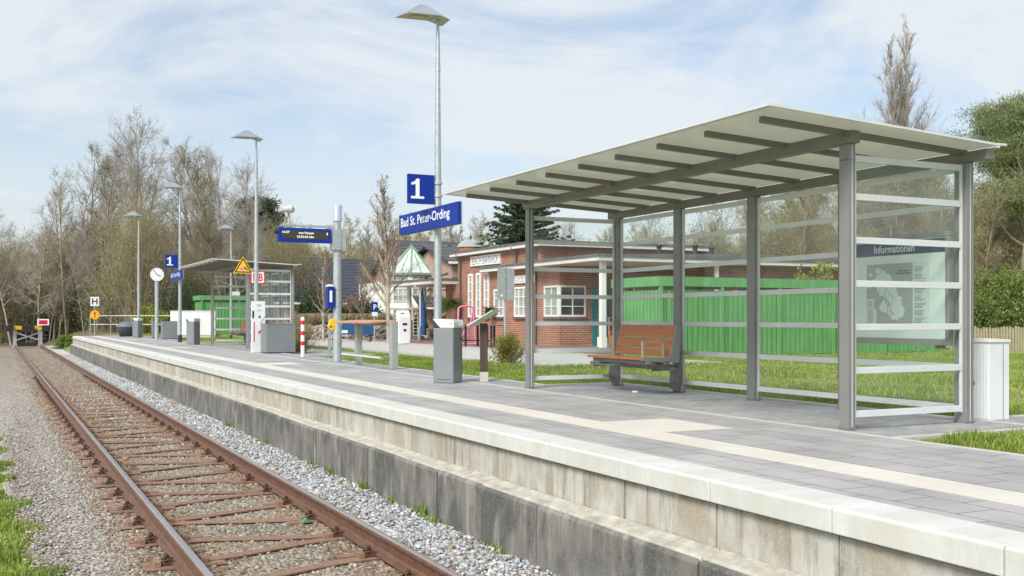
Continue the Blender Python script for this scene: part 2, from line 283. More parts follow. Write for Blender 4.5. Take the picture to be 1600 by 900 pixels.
# ---------------------------------------------------------------- mesh building
class MB:
    def __init__(s, matn=None): s.v = []; s.f = []; s.mi = []; s.sm = []; s.mats = []; s.cur = 0; s.T = None; (s.mat(matn) if matn else None)
    def mat(s, n):
        if n not in s.mats: s.mats.append(n)
        s.cur = s.mats.index(n); return s
    def add(s, vs, fs, smooth=False):
        o = len(s.v)
        if s.T is not None: vs = [tuple(s.T @ Vector(p)) for p in vs]
        s.v += [tuple(p) for p in vs]; s.f += [tuple(i + o for i in f) for f in fs]
        s.mi += [s.cur] * len(fs); s.sm += [smooth] * len(fs); return s
    def bx(s, x0, x1, y0, y1, z0, z1):
        vs = [(x0, y0, z0), (x1, y0, z0), (x1, y1, z0), (x0, y1, z0), (x0, y0, z1), (x1, y0, z1), (x1, y1, z1), (x0, y1, z1)]
        return s.add(vs, [(3, 2, 1, 0), (4, 5, 6, 7), (0, 1, 5, 4), (1, 2, 6, 5), (2, 3, 7, 6), (3, 0, 4, 7)])
    def prism(s, prof, a0, a1, axis='y'):
        """closed profile extruded; axis y: profile (x,z); axis x: profile (y,z); axis z: profile (x,y)"""
        f = {'y': lambda p, a: (p[0], a, p[1]), 'x': lambda p, a: (a, p[0], p[1]), 'z': lambda p, a: (p[0], p[1], a)}[axis]
        k = len(prof); vs = [f(p, a0) for p in prof] + [f(p, a1) for p in prof]
        fs = [(i, (i + 1) % k, (i + 1) % k + k, i + k) for i in range(k)] + [tuple(range(k))[::-1], tuple(range(k, 2 * k))]
        return s.add(vs, fs)
    def tube(s, pts, rad, n=10, cap=True, smooth=True):
        pts = [Vector(p) for p in pts]
        if not isinstance(rad, (list, tuple)): rad = [rad] * len(pts)
        vs = []; prev = None
        for i, p in enumerate(pts):
            d = (pts[min(i + 1, len(pts) - 1)] - pts[max(i - 1, 0)]).normalized()
            if prev is None: u = d.orthogonal().normalized()
            else:
                u = prev - d * prev.dot(d); u = u.normalized() if u.length > 1e-6 else d.orthogonal().normalized()
            prev = u; v = d.cross(u)
            for k in range(n):
                a = 2 * PI * k / n; vs.append(p + (u * math.cos(a) + v * math.sin(a)) * rad[i])
        fs = [(i * n + k, i * n + (k + 1) % n, (i + 1) * n + (k + 1) % n, (i + 1) * n + k) for i in range(len(pts) - 1) for k in range(n)]
        s.add(vs, fs, smooth)
        if cap:
            s.add([vs[k] for k in range(n)], [tuple(range(n))[::-1]]); s.add([vs[-n + k] for k in range(n)], [tuple(range(n))])
        return s
    def beam(s, p0, p1, w, h, up=(0, 0, 1)):
        p0, p1 = Vector(p0), Vector(p1); d = (p1 - p0).normalized(); u = Vector(up); sd_ = d.cross(u).normalized(); u = sd_.cross(d)
        vs = []
        for p in (p0, p1):
            for a, b_ in ((-1, -1), (1, -1), (1, 1), (-1, 1)): vs.append(p + sd_ * a * w / 2 + u * b_ * h / 2)
        return s.add(vs, [(0, 1, 2, 3), (7, 6, 5, 4), (0, 4, 5, 1), (1, 5, 6, 2), (2, 6, 7, 3), (3, 7, 4, 0)])
    def sph(s, c, r, nu=14, nv=8, sc=(1, 1, 1), z0=-1.0):
        vs = []; fs = []
        for j in range(nv + 1):
            th = -PI / 2 + PI * j / nv; th = max(th, math.asin(z0))
            for i in range(nu):
                a = 2 * PI * i / nu; vs.append((c[0] + r * sc[0] * math.cos(th) * math.cos(a), c[1] + r * sc[1] * math.cos(th) * math.sin(a), c[2] + r * sc[2] * math.sin(th)))
        for j in range(nv):
            for i in range(nu): fs.append((j * nu + i, j * nu + (i + 1) % nu, (j + 1) * nu + (i + 1) % nu, (j + 1) * nu + i))
        return s.add(vs, fs, True)
    def text(s, body, O, U, V, w=None, h=None, bold=0.0, ext=0.0):
        """lettering on a plane: O = lower left corner, U right, V up; fitted to w x h"""
        cu = bpy.data.curves.new('t', 'FONT'); cu.body = body; cu.offset = bold; cu.extrude = ext; cu.resolution_u = 3
        ob = bpy.data.objects.new('t', cu); C.objects.link(ob)
        dg = bpy.context.evaluated_depsgraph_get(); me = bpy.data.meshes.new_from_object(ob.evaluated_get(dg))
        co = [v.co.copy() for v in me.vertices]; x0 = min(c.x for c in co); x1 = max(c.x for c in co); y0 = min(c.y for c in co); y1 = max(c.y for c in co)
        sx = w / (x1 - x0); sy_ = h / (y1 - y0)
        O, U, V = Vector(O), Vector(U), Vector(V)
        s.add([O + U * ((c.x - x0) * sx) + V * ((c.y - y0) * sy_) for c in co], [tuple(p.vertices) for p in me.polygons])
        bpy.data.objects.remove(ob); bpy.data.curves.remove(cu); bpy.data.meshes.remove(me); return s
    def plane_poly(s, pts2, O, U, V):
        O, U, V = Vector(O), Vector(U), Vector(V)
        return s.add([O + U * p[0] + V * p[1] for p in pts2], [tuple(range(len(pts2)))])
    def disc(s, c, nrm, r, n=28, squash=1.0):
        nrm = Vector(nrm).normalized(); up = Vector((0, 0, 1)); u = up.cross(nrm).normalized(); c = Vector(c)
        return s.add([c + (u * math.cos(2 * PI * k / n) + up * squash * math.sin(2 * PI * k / n)) * r for k in range(n)], [tuple(range(n))])
    def build(s, name, parent=None, loc=None, rz=0.0, bevel=0.0, seg=2):
        me = bpy.data.meshes.new(name); me.from_pydata(s.v, [], s.f); me.update()
        for mname in s.mats: me.materials.append(M[mname])
        me.polygons.foreach_set('material_index', s.mi); me.polygons.foreach_set('use_smooth', s.sm)
        o = bpy.data.objects.new(name, me); C.objects.link(o)
        if parent: o.parent = parent
        if loc: o.location = loc
        if rz: o.rotation_euler.z = rz
        if bevel:
            bm = o.modifiers.new('bevel', 'BEVEL'); bm.width = bevel; bm.segments = seg; bm.limit_method = 'ANGLE'; bm.angle_limit = R(40)
        return o
def tag(o, label=None, cat=None, group=None, kind=None):
    if label: o['label'] = label
    if cat: o['category'] = cat
    if group: o['group'] = group
    if kind: o['kind'] = kind
    return o
def thing(name, label, cat, loc=(0, 0, 0), rz=0.0, group=None, kind=None):
    o = bpy.data.objects.new(name, None); C.objects.link(o); o.location = loc; o.rotation_euler.z = rz; o.empty_display_size = 0.1
    return tag(o, label, cat, group, kind)
def dup(root, loc=None, rz=None, label=None, group=None, scale=None):
    def cp(o, par):
        c = o.copy(); C.objects.link(c)
        if par: c.parent = par
        for ch in list(o.children): cp(ch, c)
        return c
    r = cp(root, None)
    if loc: r.location = loc
    if rz is not None: r.rotation_euler.z = rz
    if scale is not None: r.scale = scale if isinstance(scale, tuple) else (scale,) * 3
    if label: r['label'] = label
    if group: r['group'] = group
    return r
def npmesh(name, V, F, mats, mi=None, col=None, smooth=False, parent=None):
    """numpy mesh: V (n,3), F (m,k)"""
    me = bpy.data.meshes.new(name); nv, nf, k = len(V), len(F), F.shape[1]
    me.vertices.add(nv); me.vertices.foreach_set('co', np.ascontiguousarray(V, np.float32).ravel())
    me.loops.add(nf * k); me.loops.foreach_set('vertex_index', np.ascontiguousarray(F, np.int32).ravel())
    me.polygons.add(nf); me.polygons.foreach_set('loop_start', np.arange(0, nf * k, k, dtype=np.int32))
    try: me.polygons.foreach_set('loop_total', np.full(nf, k, np.int32))
    except Exception: pass
    for m_ in mats: me.materials.append(M[m_])
    if mi is not None: me.polygons.foreach_set('material_index', np.ascontiguousarray(mi, np.int32))
    if smooth: me.polygons.foreach_set('use_smooth', np.ones(nf, bool))
    me.update(calc_edges=True)
    if col is not None:
        a = me.color_attributes.new('Col', 'FLOAT_COLOR', 'POINT'); c4 = np.ones((nv, 4), np.float32); c4[:, :3] = col; a.data.foreach_set('color', c4.ravel())
    o = bpy.data.objects.new(name, me); C.objects.link(o)
    if parent: o.parent = parent
    return o
# ================================================================ ground
rng = np.random.default_rng(7)
XE, YE0, YE1 = 3.78, -6.0, 60.2      # platform edge and ends
def terrain_z(x, y):
    if y < 60.3: lo, hi = 4.3, 5.6
    else: lo, hi = 3.0, 6.2
    t = min(1, max(0, (x - lo) / (hi - lo)))
    right = 0.715 if x < 8 else (0.74 if x < 10.5 else 0.66)
    if y > 60.3: right = 0.78
    return -0.27 + (right + 0.27) * t * t * (3 - 2 * t)
xs = [-400, -150, -60, -30, -15, -8, -5, -3, -1, 0, 1, 2, 3, 3.6, 4.3, 4.7, 5.1, 5.6, 6.2, 6.4, 7.05, 7.7, 8.1, 8.4, 9, 9.6, 10.5, 11, 13, 16, 20, 26, 34, 45, 60, 90, 150, 300, 600]
ys = [-200, -60, -20, -8, -4, 0, 3, 6, 9, 12, 15, 20, 26, 32, 40, 50, 60.25, 60.4, 62, 66, 72, 80, 90, 110, 150, 250, 500, 1000]
V = np.array([(x, y, terrain_z(x, y)) for y in ys for x in xs]); nx = len(xs)
F = np.array([(j * nx + i, j * nx + i + 1, (j + 1) * nx + i + 1, (j + 1) * nx + i) for j in range(len(ys) - 1) for i in range(nx - 1)])
# lawn, dry patches, and leaf litter under the wood
mat('lawn', (0.19, 0.27, 0.04), 0.9, 0, 0.2, 1.5, 0.8, 60)
t, n, l, b = tweak('lawn')
src = b.inputs['Base Color'].links[0].from_socket
def _n(sc, lo, hi, det=6, st=(1, 1, 1)):
    mp_ = n.new('ShaderNodeMapping'); mp_.inputs['Scale'].default_value = st; l.new(_pos(t), mp_.inputs[0])
    a = n.new('ShaderNodeTexNoise'); a.inputs['Scale'].default_value = sc; a.inputs['Detail'].default_value = det; a.inputs['Roughness'].default_value = 0.7; l.new(mp_.outputs[0], a.inputs['Vector'])
    r_ = n.new('ShaderNodeMapRange'); r_.inputs['From Min'].default_value = lo; r_.inputs['From Max'].default_value = hi; l.new(a.outputs['Fac'], r_.inputs['Value']); return r_.outputs[0]
def _mixc(f, a, col):
    m_ = n.new('ShaderNodeMix'); m_.data_type = 'RGBA'; l.new(f, m_.inputs[0]); l.new(a, m_.inputs[6]); m_.inputs[7].default_value = (*col, 1); return m_.outputs[2]
c = _mixc(_n(0.9, 0.45, 0.68), src, (0.36, 0.31, 0.15))
c = _mixc(_n(5.0, 0.56, 0.70), c, (0.13, 0.21, 0.022))
sp = n.new('ShaderNodeSeparateXYZ'); l.new(_pos(t), sp.inputs[0])
def _rng(sock, a, b_):
    r_ = n.new('ShaderNodeMapRange'); r_.inputs['From Min'].default_value = a; r_.inputs['From Max'].default_value = b_; l.new(sock, r_.inputs['Value']); return r_.outputs[0]
fy = _rng(sp.outputs['Y'], 62, 70)
litter = _mixc(fy, c, (0.15, 0.115, 0.065))
dry = n.new('ShaderNodeMix'); dry.data_type = 'RGBA'; l.new(_n(0.5, 0.35, 0.6), dry.inputs[0]); l.new(litter, dry.inputs[6]); l.new(litter, dry.inputs[7])
l.new(litter, b.inputs['Base Color'])
g = npmesh('ground', V, F, ['lawn'], smooth=True); tag(g, kind='structure')

# road, kerbs, red pavement in front of the station
def sheet(name, x0, x1, y0, y1, z, m, th=0.05, kind='structure'):
    o = MB(m).bx(x0, x1, y0, y1, z - th, z).build(name); tag(o, kind=kind); return o
sheet('road', 11.0, 15.35, 20.5, 95, 0.672, 'road')
sheet('pavement', 15.5, 22.0, 26.9, 80, 0.71, 'red_paving', 0.1)
sheet('square', 15.36, 17.5, 52, 72, 0.664, 'road')
for i, x in enumerate((9.62, 10.86, 15.36)):
    k = MB('concrete_kerb'); 
    for y in range(20 if i else 13, 80): k.bx(x, x + 0.12, y + 0.004, y + 0.996, 0.5, (0.70, 0.72, 0.716)[i])
    tag(k.build('kerb'), kind='structure')
# forecourt path continuing behind the shrubs, left of the station
sheet('footpath', 7.35, 9.3, 27.0, 31.5, 0.765, 'paving_apron')

# ================================================================ platform
pl = MB('paving'); pl.bx(4.10, 6.36, YE0, YE1, 0.70, 0.797)
o = pl.build('platform_paving'); tag(o, kind='structure')
pr = MB('paving_apron'); pr.bx(6.44, 8.22, 6.15, 13.15, 0.70, 0.797); pr.bx(6.44, 7.02, 13.15, 60, 0.70, 0.797); pr.bx(7.02, 8.9, 31.2, 40.5, 0.70, 0.796); pr.bx(7.02, 7.5, 49, 60, 0.70, 0.795)
o2 = pr.build('platform_apron'); tag(o2, kind='structure')
kb = MB('concrete_pale'); kb.bx(6.362, 6.438, YE0, 60, 0.6, 0.80)
for (x0, x1, y0, y1) in ((6.44, 8.22, 6.06, 6.148), (8.222, 8.30, 6.06, 13.24), (7.1, 8.22, 13.152, 13.24), (7.022, 7.10, 13.152, 31.1), (7.022, 7.10, 40.6, 48.9), (8.3, 11, 6.9, 6.98), (8.3, 11, 6.06, 6.14)):
    kb.bx(x0, x1, y0, y1, 0.55, 0.801)
tag(kb.build('kerb_edging'), kind='structure')
sheet('footpath', 8.30, 10.99, 6.14, 6.9, 0.792, 'paving_apron')
ts = MB('tactile'); ts.bx(4.66, 5.01, YE0, YE1 - 0.6, 0.7971, 0.8012)
for y0 in (7.25, 21.2, 34.6, 48.0):
    ts.bx(5.0105, 5.72, y0, y0 + 0.95, 0.7971, 0.8012)
tag(ts.build('tactile_paving'), kind='structure')

wall = thing('platform_wall', 'pale concrete platform edge wall with a dark weathered footing beside the track', 'wall', (XE, 0, 0))
cop = MB('coping').prism([(0.0, 0.672), (0.006, 0.664), (0.317, 0.664), (0.317, 0.80), (0.012, 0.80), (0.0, 0.788)], 0.004, 0.996)
pan = MB('panel_concrete').prism([(0.05, 0.36), (0.25, 0.36), (0.25, 0.664), (0.05, 0.664)], 0.006, 0.994)
pan.mat('joint_dark').bx(0.062, 0.24, 0.0, 1.0, 0.37, 0.66)
pan.mat('joint_dark').bx(0.028, 0.2, 0.0, 1.0, 0.656, 0.6635)
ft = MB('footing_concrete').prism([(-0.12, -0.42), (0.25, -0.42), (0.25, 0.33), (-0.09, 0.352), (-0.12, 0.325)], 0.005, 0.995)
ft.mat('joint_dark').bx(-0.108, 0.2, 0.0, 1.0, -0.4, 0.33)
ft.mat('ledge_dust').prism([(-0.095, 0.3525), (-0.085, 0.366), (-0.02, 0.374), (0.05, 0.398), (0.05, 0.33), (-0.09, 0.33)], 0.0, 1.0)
c0 = cop.build('coping_stone', wall, (0, YE0, 0), bevel=0.006); p0 = pan.build('wall_panel', wall, (0, YE0, 0)); f0 = ft.build('footing_block', wall, (0, YE0, 0), bevel=0.008)
rr = random.Random(3)
for i in range(1, 66):
    for q, o in enumerate((c0, p0, f0)):
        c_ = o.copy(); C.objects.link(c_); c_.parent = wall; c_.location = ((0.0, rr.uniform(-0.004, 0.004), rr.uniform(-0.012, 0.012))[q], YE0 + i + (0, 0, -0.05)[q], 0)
e = MB('panel_concrete').bx(0.02, 3.2, YE0 + 66.0, YE0 + 66.2, -0.4, 0.79); e.build('end_wall', wall)

# ================================================================ track
def bed_z(x): return -0.215
tb = []
yb = [-8, 0, 5, 8, 11, 14, 17, 20, 23, 26, 30, 40, 55, 70, 79]
def left_edge(y): return 0.32 if y < 9 else (0.28 - (y - 9) * 0.035 if y < 20 else -0.1 - (y - 20) * 0.42)
Vb = []; 
prof = [(-9.0, -0.26), (0, -0.225), (0.7, -0.205), (1.2, -0.20), (2.07, -0.205), (2.9, -0.195), (3.3, -0.16), (3.70, -0.13)]
for y in yb:
    le = max(-9, left_edge(y))
    for i, (x, z) in enumerate(prof):
        if i == 0: xx = le
        elif i == 1: xx = le + (0.7 - le) * 0.5
        else: xx = x
        Vb.append((xx, y, z if i else -0.262))
k = len(prof)
Fb = np.array([(j * k + i, j * k + i + 1, (j + 1) * k + i + 1, (j + 1) * k + i) for j in range(len(yb) - 1) for i in range(k - 1)])
mat('track_bed', (0.27, 0.225, 0.17), 0.95, 0, 0.3, 2.0, 1.0, 45)
t, n, l, b = tweak('track_bed')
src = b.inputs['Base Color'].links[0].from_socket
sp = n.new('ShaderNodeSeparateXYZ'); l.new(_pos(t), sp.inputs[0])
vo = n.new('ShaderNodeTexVoronoi'); vo.inputs['Scale'].default_value = 28; l.new(_pos(t), vo.inputs['Vector'])
hs = n.new('ShaderNodeSeparateColor'); l.new(vo.outputs['Color'], hs.inputs[0])
mr = n.new('ShaderNodeMapRange'); mr.inputs['To Min'].default_value = 0.5; mr.inputs['To Max'].default_value = 1.55; l.new(hs.outputs[0], mr.inputs['Value'])
c = _mixc(_rng(sp.outputs['X'], 3.0, 3.15), src, (0.50, 0.50, 0.50))
# grey gravel left of the left rail, fading into leaf mould further along
m1 = _rng(sp.outputs['X'], 1.0, 0.75); m2 = _rng(sp.outputs['Y'], 55, 20)
mm = n.new('ShaderNodeMath'); mm.operation = 'MULTIPLY'; l.new(m1, mm.inputs[0]); l.new(m2, mm.inputs[1])
c = _mixc(mm.outputs[0], c, (0.36, 0.33, 0.285))
mu = n.new('ShaderNodeMix'); mu.data_type = 'RGBA'; mu.blend_type = 'MULTIPLY'; mu.inputs[0].default_value = 1; l.new(c, mu.inputs[6]); l.new(mr.outputs[0], mu.inputs[7])
l.new(mu.outputs[2], b.inputs['Base Color'])
bp = n.new('ShaderNodeBump'); bp.inputs['Strength'].default_value = 1; bp.inputs['Distance'].default_value = 0.03; l.new(vo.outputs['Distance'], bp.inputs['Height']); bp.invert = True; l.new(bp.outputs[0], b.inputs['Normal'])
o = npmesh('track_bed', np.array(Vb), Fb, ['track_bed']); tag(o, kind='structure')

ph = (1 + 5 ** 0.5) / 2
ICO = np.array([(-1, ph, 0), (1, ph, 0), (-1, -ph, 0), (1, -ph, 0), (0, -1, ph), (0, 1, ph), (0, -1, -ph), (0, 1, -ph), (ph, 0, -1), (ph, 0, 1), (-ph, 0, -1), (-ph, 0, 1)]) / 1.9
ICF = np.array([(0, 11, 5), (0, 5, 1), (0, 1, 7), (0, 7, 10), (0, 10, 11), (1, 5, 9), (5, 11, 4), (11, 10, 2), (10, 7, 6), (7, 1, 8), (3, 9, 4), (3, 4, 2), (3, 2, 6), (3, 6, 8), (3, 8, 9), (4, 9, 5), (2, 4, 11), (6, 2, 10), (8, 6, 7), (9, 8, 1)])
def rotm(n_, rng):
    q = rng.normal(size=(n_, 4)); q /= np.linalg.norm(q, axis=1)[:, None]; w_, x, y, z = q.T
    return np.stack([1 - 2 * (y * y + z * z), 2 * (x * y - z * w_), 2 * (x * z + y * w_), 2 * (x * y + z * w_), 1 - 2 * (x * x + z * z), 2 * (y * z - x * w_), 2 * (x * z - y * w_), 2 * (y * z + x * w_), 1 - 2 * (x * x + y * y)], 1).reshape(-1, 3, 3)
def stones(name, P, size, cols, label=None, flat=0.75):
    n_ = len(P); 
    v = ICO[None] * (1 + rng.uniform(-0.42, 0.42, (n_, 12, 1))) + rng.uniform(-0.13, 0.13, (n_, 12, 3))
    v = v * rng.uniform(0.6, 1.25, (n_, 1, 3)); v = np.einsum('nij,nkj->nki', rotm(n_, rng), v)
    v[:, :, 2] *= flat
    v = v * size[:, None, None] * 0.5 + P[:, None, :]
    Fx = (ICF[None] + (np.arange(n_) * 12)[:, None, None]).reshape(-1, 3)
    col = np.repeat(cols, 12, axis=0)
    o = npmesh(name, v.reshape(-1, 3), Fx, ['stone'], col=col); tag(o, label, 'ballast' if label else None, kind='stuff'); return o
def ballast_z(x): return np.interp(x, [0, 0.7, 1.2, 2.07, 2.9, 3.3, 3.7], [-0.225, -0.205, -0.2, -0.205, -0.195, -0.165, -0.135])
def pick(n_, pal, p, jit=0.12):
    i = rng.choice(len(pal), n_, p=p); c = np.array(pal)[i]; return c * (1 + rng.uniform(-jit * 1.6, jit * 1.6, (n_, 1))) * (1 + rng.uniform(-jit * .3, jit * .3, (n_, 3)))
def region(n_, x0, x1, y0, y1, power=1.6):
    # denser towards the near end
    u = rng.random(n_); y = y0 + (y1 - y0) * u ** power; x = rng.uniform(x0, x1, n_); return x, y
# fresh grey ballast beside the wall
x, y = region(12500, 3.02, 3.68, 4.5, 34, 1.7); x = np.where(x < 3.14 + 0.06 * np.sin(y * 2.3) + 0.05 * np.sin(y * 5.1), x + 0.2, x); x = np.clip(x, 3.0, 3.66)
P = np.stack([x, y, ballast_z(x) + rng.uniform(-0.01, 0.03, len(x))], 1)
sz = rng.uniform(0.024, 0.052, len(x)) * (1 + np.clip((y - 14) / 30, 0, .6))
stones('fresh_ballast', P, sz, pick(len(x), [(0.50, 0.52, 0.54), (0.39, 0.41, 0.43), (0.62, 0.64, 0.65), (0.36, 0.29, 0.21), (0.27, 0.29, 0.31), (0.30, 0.22, 0.15)], [.34, .26, .12, .10, .12, .06]), 'pale grey fresh crushed stone along the foot of the platform wall')
# old brown ballast between and beside the rails
x, y = region(34000, 0.85, 3.2, 4.5, 30, 1.75)
P = np.stack([x, y, ballast_z(x) + rng.uniform(-0.026, 0.006, len(x))], 1); rust = ((np.abs(x - 1.32) < 0.42) | (np.abs(x - 2.83) < 0.33))
col = np.where(rust[:, None], pick(len(x), [(0.27, 0.185, 0.12), (0.21, 0.13, 0.085), (0.36, 0.27, 0.19), (0.40, 0.36, 0.30)], [.35, .25, .25, .15]), pick(len(x), [(0.38, 0.355, 0.30), (0.29, 0.26, 0.21), (0.45, 0.43, 0.38), (0.30, 0.30, 0.285), (0.26, 0.185, 0.125)], [.34, .27, .08, .17, .14]))
sz = rng.uniform(0.024, 0.052, len(x)) * (1 + np.clip((y - 14) / 30, 0, .5))
stones('old_ballast', P, sz, col, 'brown weathered ballast stones between the rusty rails')
# finer grey gravel left of the track
x, y = region(26000, 0.02, 1.05, 6.0, 26, 1.6); x = np.maximum(x, -0.2)
keep = x > 0.12 + 0.25 * rng.random(len(x)) + np.where(y < 11, 0.1, 0); x, y = x[keep], y[keep]
P = np.stack([x, y, ballast_z(x) + rng.uniform(-0.014, 0.008, len(x))], 1)
stones('grey_gravel', P, rng.uniform(0.016, 0.042, len(x)), pick(len(x), [(0.43, 0.42, 0.40), (0.35, 0.31, 0.26), (0.52, 0.515, 0.50), (0.28, 0.20, 0.14), (0.38, 0.34, 0.29)], [.26, .24, .11, .19, .20]), 'fine grey gravel left of the rusty left-hand rail', flat=0.55)

# the same three further along the line, coarser
for (nm, n_, x0, x1, y0, y1, s0, s1, pal, pr_, lb) in (('fresh_ballast', 5000, 3.05, 3.66, 33, 60, .06, .10, [(0.48, 0.50, 0.51), (0.36, 0.38, 0.39), (0.34, 0.27, 0.2)], [.5, .3, .2], 'pale crushed stone along the far part of the platform wall'),
        ('old_ballast', 15000, 0.9, 3.1, 29, 74, .045, .085, [(0.33, 0.285, 0.225), (0.26, 0.19, 0.135), (0.40, 0.36, 0.30)], [.4, .4, .2], 'brown dusty stones between the rails near the buffer stop'),
        ('grey_gravel', 15000, -3.5, 1.0, 24, 70, .035, .07, [(0.36, 0.33, 0.28), (0.29, 0.24, 0.18), (0.45, 0.43, 0.40)], [.4, .35, .25], 'brownish gravel left of the far part of the track')):
    x, y = region(n_, x0, x1, y0, y1, 1.3); kp = x > np.array([left_edge(v) for v in y]) * 0.9; x, y = x[kp], y[kp]; xc = np.clip(x, 0, 3.7)
    stones(nm, np.stack([x, y, ballast_z(xc) + rng.uniform(-0.02, 0.004, len(x))], 1), rng.uniform(s0, s1, len(x)), pick(len(x), pal, pr_), lb, flat=0.45)
# rails
def rail(x, label):
    prof = [(-0.07, -0.165), (0.07, -0.165), (0.07, -0.155), (0.018, -0.138), (0.0085, -0.12), (0.0085, -0.048), (0.034, -0.034), (0.036, -0.012), (0.028, -0.002), (0.012, 0.0), (-0.012, 0.0), (-0.028, -0.002), (-0.036, -0.012), (-0.034, -0.034), (-0.0085, -0.048), (-0.0085, -0.12), (-0.018, -0.138), (-0.07, -0.155)]
    m = MB('rail_steel'); ys_ = [-6, 76.4]; k = len(prof)
    vs = [(p[0], y, p[1]) for y in ys_ for p in prof]
    for i in range(k):
        f = (i, (i + 1) % k, (i + 1) % k + k, i + k)
        m.mat('rail_head' if i in (8, 9, 10) else 'rail_steel'); m.v, m.f = m.v, m.f
        if i == 0: m.add(vs, [f])
        else: m.f.append(f); m.mi.append(m.cur); m.sm.append(False)
    for i in (7, 8, 9, 10, 11): m.sm[i] = True
    o = m.build('rail', loc=(x, 0, 0)); tag(o, label, 'rail', 'rusty rails of the track')
XL, XR = 1.32, 2.83
rail(XL, 'rusty steel rail on the grassy side of the track'); rail(XR, 'rusty steel rail nearer to the platform wall')

# Y-shaped steel sleepers
mid = (XL + XR) / 2
def beam_path(y_single, y_fork):
    pts = []
    for i in range(15):
        x = -1.03 + 2.06 * i / 14; s = min(1, max(0, (x + 0.62) / 1.24)); s = s * s * (3 - 2 * s); pts.append((x, y_single + (y_fork - y_single) * s, -0.178))
    return pts
def flat_path(m, pts, w_, h_):
    vs = []
    for i, p in enumerate(pts):
        a = Vector(pts[max(0, i - 1)]); b_ = Vector(pts[min(len(pts) - 1, i + 1)]); d = (b_ - a).normalized(); s = Vector((-d.y, d.x, 0)); p = Vector(p)
        vs += [p - s * w_ / 2, p + s * w_ / 2, p + s * w_ / 2 - Vector((0, 0, h_)), p - s * w_ / 2 - Vector((0, 0, h_))]
    fs = []
    for i in range(len(pts) - 1):
        for k_ in range(4): fs.append((i * 4 + k_, i * 4 + (k_ + 1) % 4, i * 4 + 4 + (k_ + 1) % 4, i * 4 + 4 + k_))
    fs += [(0, 3, 2, 1), (len(vs) - 4, len(vs) - 3, len(vs) - 2, len(vs) - 1)]
    m.add(vs, [f[::-1] for f in fs])
slp = thing('steel_sleeper', 'rusty Y-shaped steel sleeper lying across the track in the brown ballast', 'sleeper', (mid, 5.0, 0), 0, 'rusty Y-shaped steel sleepers')
for sg in (-1, 1):
    m = MB('sleeper_rust'); flat_path(m, beam_path(sg * 0.085, sg * 0.40), 0.125, 0.014); flat_path(m, [(p[0], p[1], p[2] - 0.0145) for p in beam_path(sg * 0.085, sg * 0.40)], 0.02, 0.1); m.build('beam', slp, bevel=0.002, seg=1)
    m = MB('sleeper_rust'); flat_path(m, [(0.42, sg * 0.545, -0.178), (1.03, sg * 0.545, -0.178)], 0.11, 0.014); flat_path(m, [(0.42, sg * 0.545, -0.1925), (1.03, sg * 0.545, -0.1925)], 0.02, 0.1); m.build('stub_beam', slp)
def clip(x, y, s):
    m = MB('clip_rust'); m.bx(x + s * 0.075 - 0.012 * s, x + s * 0.155, y - 0.065, y + 0.065, -0.176, -0.162) if s > 0 else m.bx(x + s * 0.155, x + s * 0.063, y - 0.065, y + 0.065, -0.176, -0.162)
    m.mat('sleeper_rust').bx(min(x + s * 0.20, x + s * 0.155), max(x + s * 0.20, x + s * 0.155), y - 0.08, y + 0.08, -0.177, -0.142).mat('clip_rust')
    m.tube([(x + s * 0.05, y - 0.05, -0.148), (x + s * 0.09, y - 0.055, -0.128), (x + s * 0.13, y - 0.04, -0.142), (x + s * 0.12, y, -0.118), (x + s * 0.13, y + 0.04, -0.142), (x + s * 0.09, y + 0.055, -0.128), (x + s * 0.05, y + 0.05, -0.148)], 0.0085, 6)
    m.tube([(x + s * 0.105, y, -0.165), (x + s * 0.105, y, -0.095)], 0.013, 6)
    m.tube([(x + s * 0.105, y, -0.122), (x + s * 0.105, y, -0.104)], 0.021, 6)
    m.build('rail_clip', slp)
for (x, y) in ((XL - mid, 0), (XR - mid, 0.455), (XR - mid, -0.455)):
    clip(x, y, 1); clip(x, y, -1)
for i in range(1, 25):
    dup(slp, (mid, 5.0 + i * 1.33, -0.022 * min(1, max(0, (i - 13) / 10))), PI if i % 2 else 0)

# buffer stop at the end of the track
bs = thing('buffer_stop', 'galvanised buffer stop with black and yellow beam closing the track', 'buffer stop', (mid, 76.6, 0))
for sx in (-0.78, 0.78):
    m = MB('galv'); m.bx(sx - 0.11, sx + 0.11, -0.06, 0.06, -0.3, 0.98); m.bx(sx - 0.14, sx + 0.14, -0.12, 0.1, -0.3, -0.02); m.beam((sx, 0.0, 0.95), (sx, 1.5, -0.15), 0.1, 0.1); m.build('post', bs)
m = MB('galv'); m.beam((-0.7, -0.07, 0.28), (0.7, -0.07, 0.78), 0.05, 0.08); m.beam((-0.7, -0.1, 0.78), (0.7, -0.1, 0.28), 0.05, 0.08); m.build('cross_brace', bs)
m = MB('yellow_rail'); m.bx(-1.1, 1.1, -0.16, 0.08, 0.98, 1.24); m.mat('tyre_black')
for (a, b_) in ((-1.28, -0.86), (-0.36, 0.36), (0.86, 1.28)): m.bx(a, b_, -0.36, 0.1, 0.86, 1.27)
m.build('buffer_beam', bs)
m = MB('tyre_black'); m.bx(-0.6, 0.55, -0.1, 0.2, -0.12, 0.12); m.build('rail_clamp', bs)
o = MB('sign_white').bx(-0.36, 0.36, -0.03, 0.0, -0.22, 0.22).mat('red_sign').bx(-0.27, 0.27, -0.034, -0.0305, -0.14, 0.14).mat('galv').bx(-0.03, 0.03, 0.0, 0.04, -0.5, 0.2).build('stop_signal_board', loc=(mid + 0.93, 76.4, 1.47))
tag(o, 'red rectangle on a white board on top of the buffer stop', 'sign')
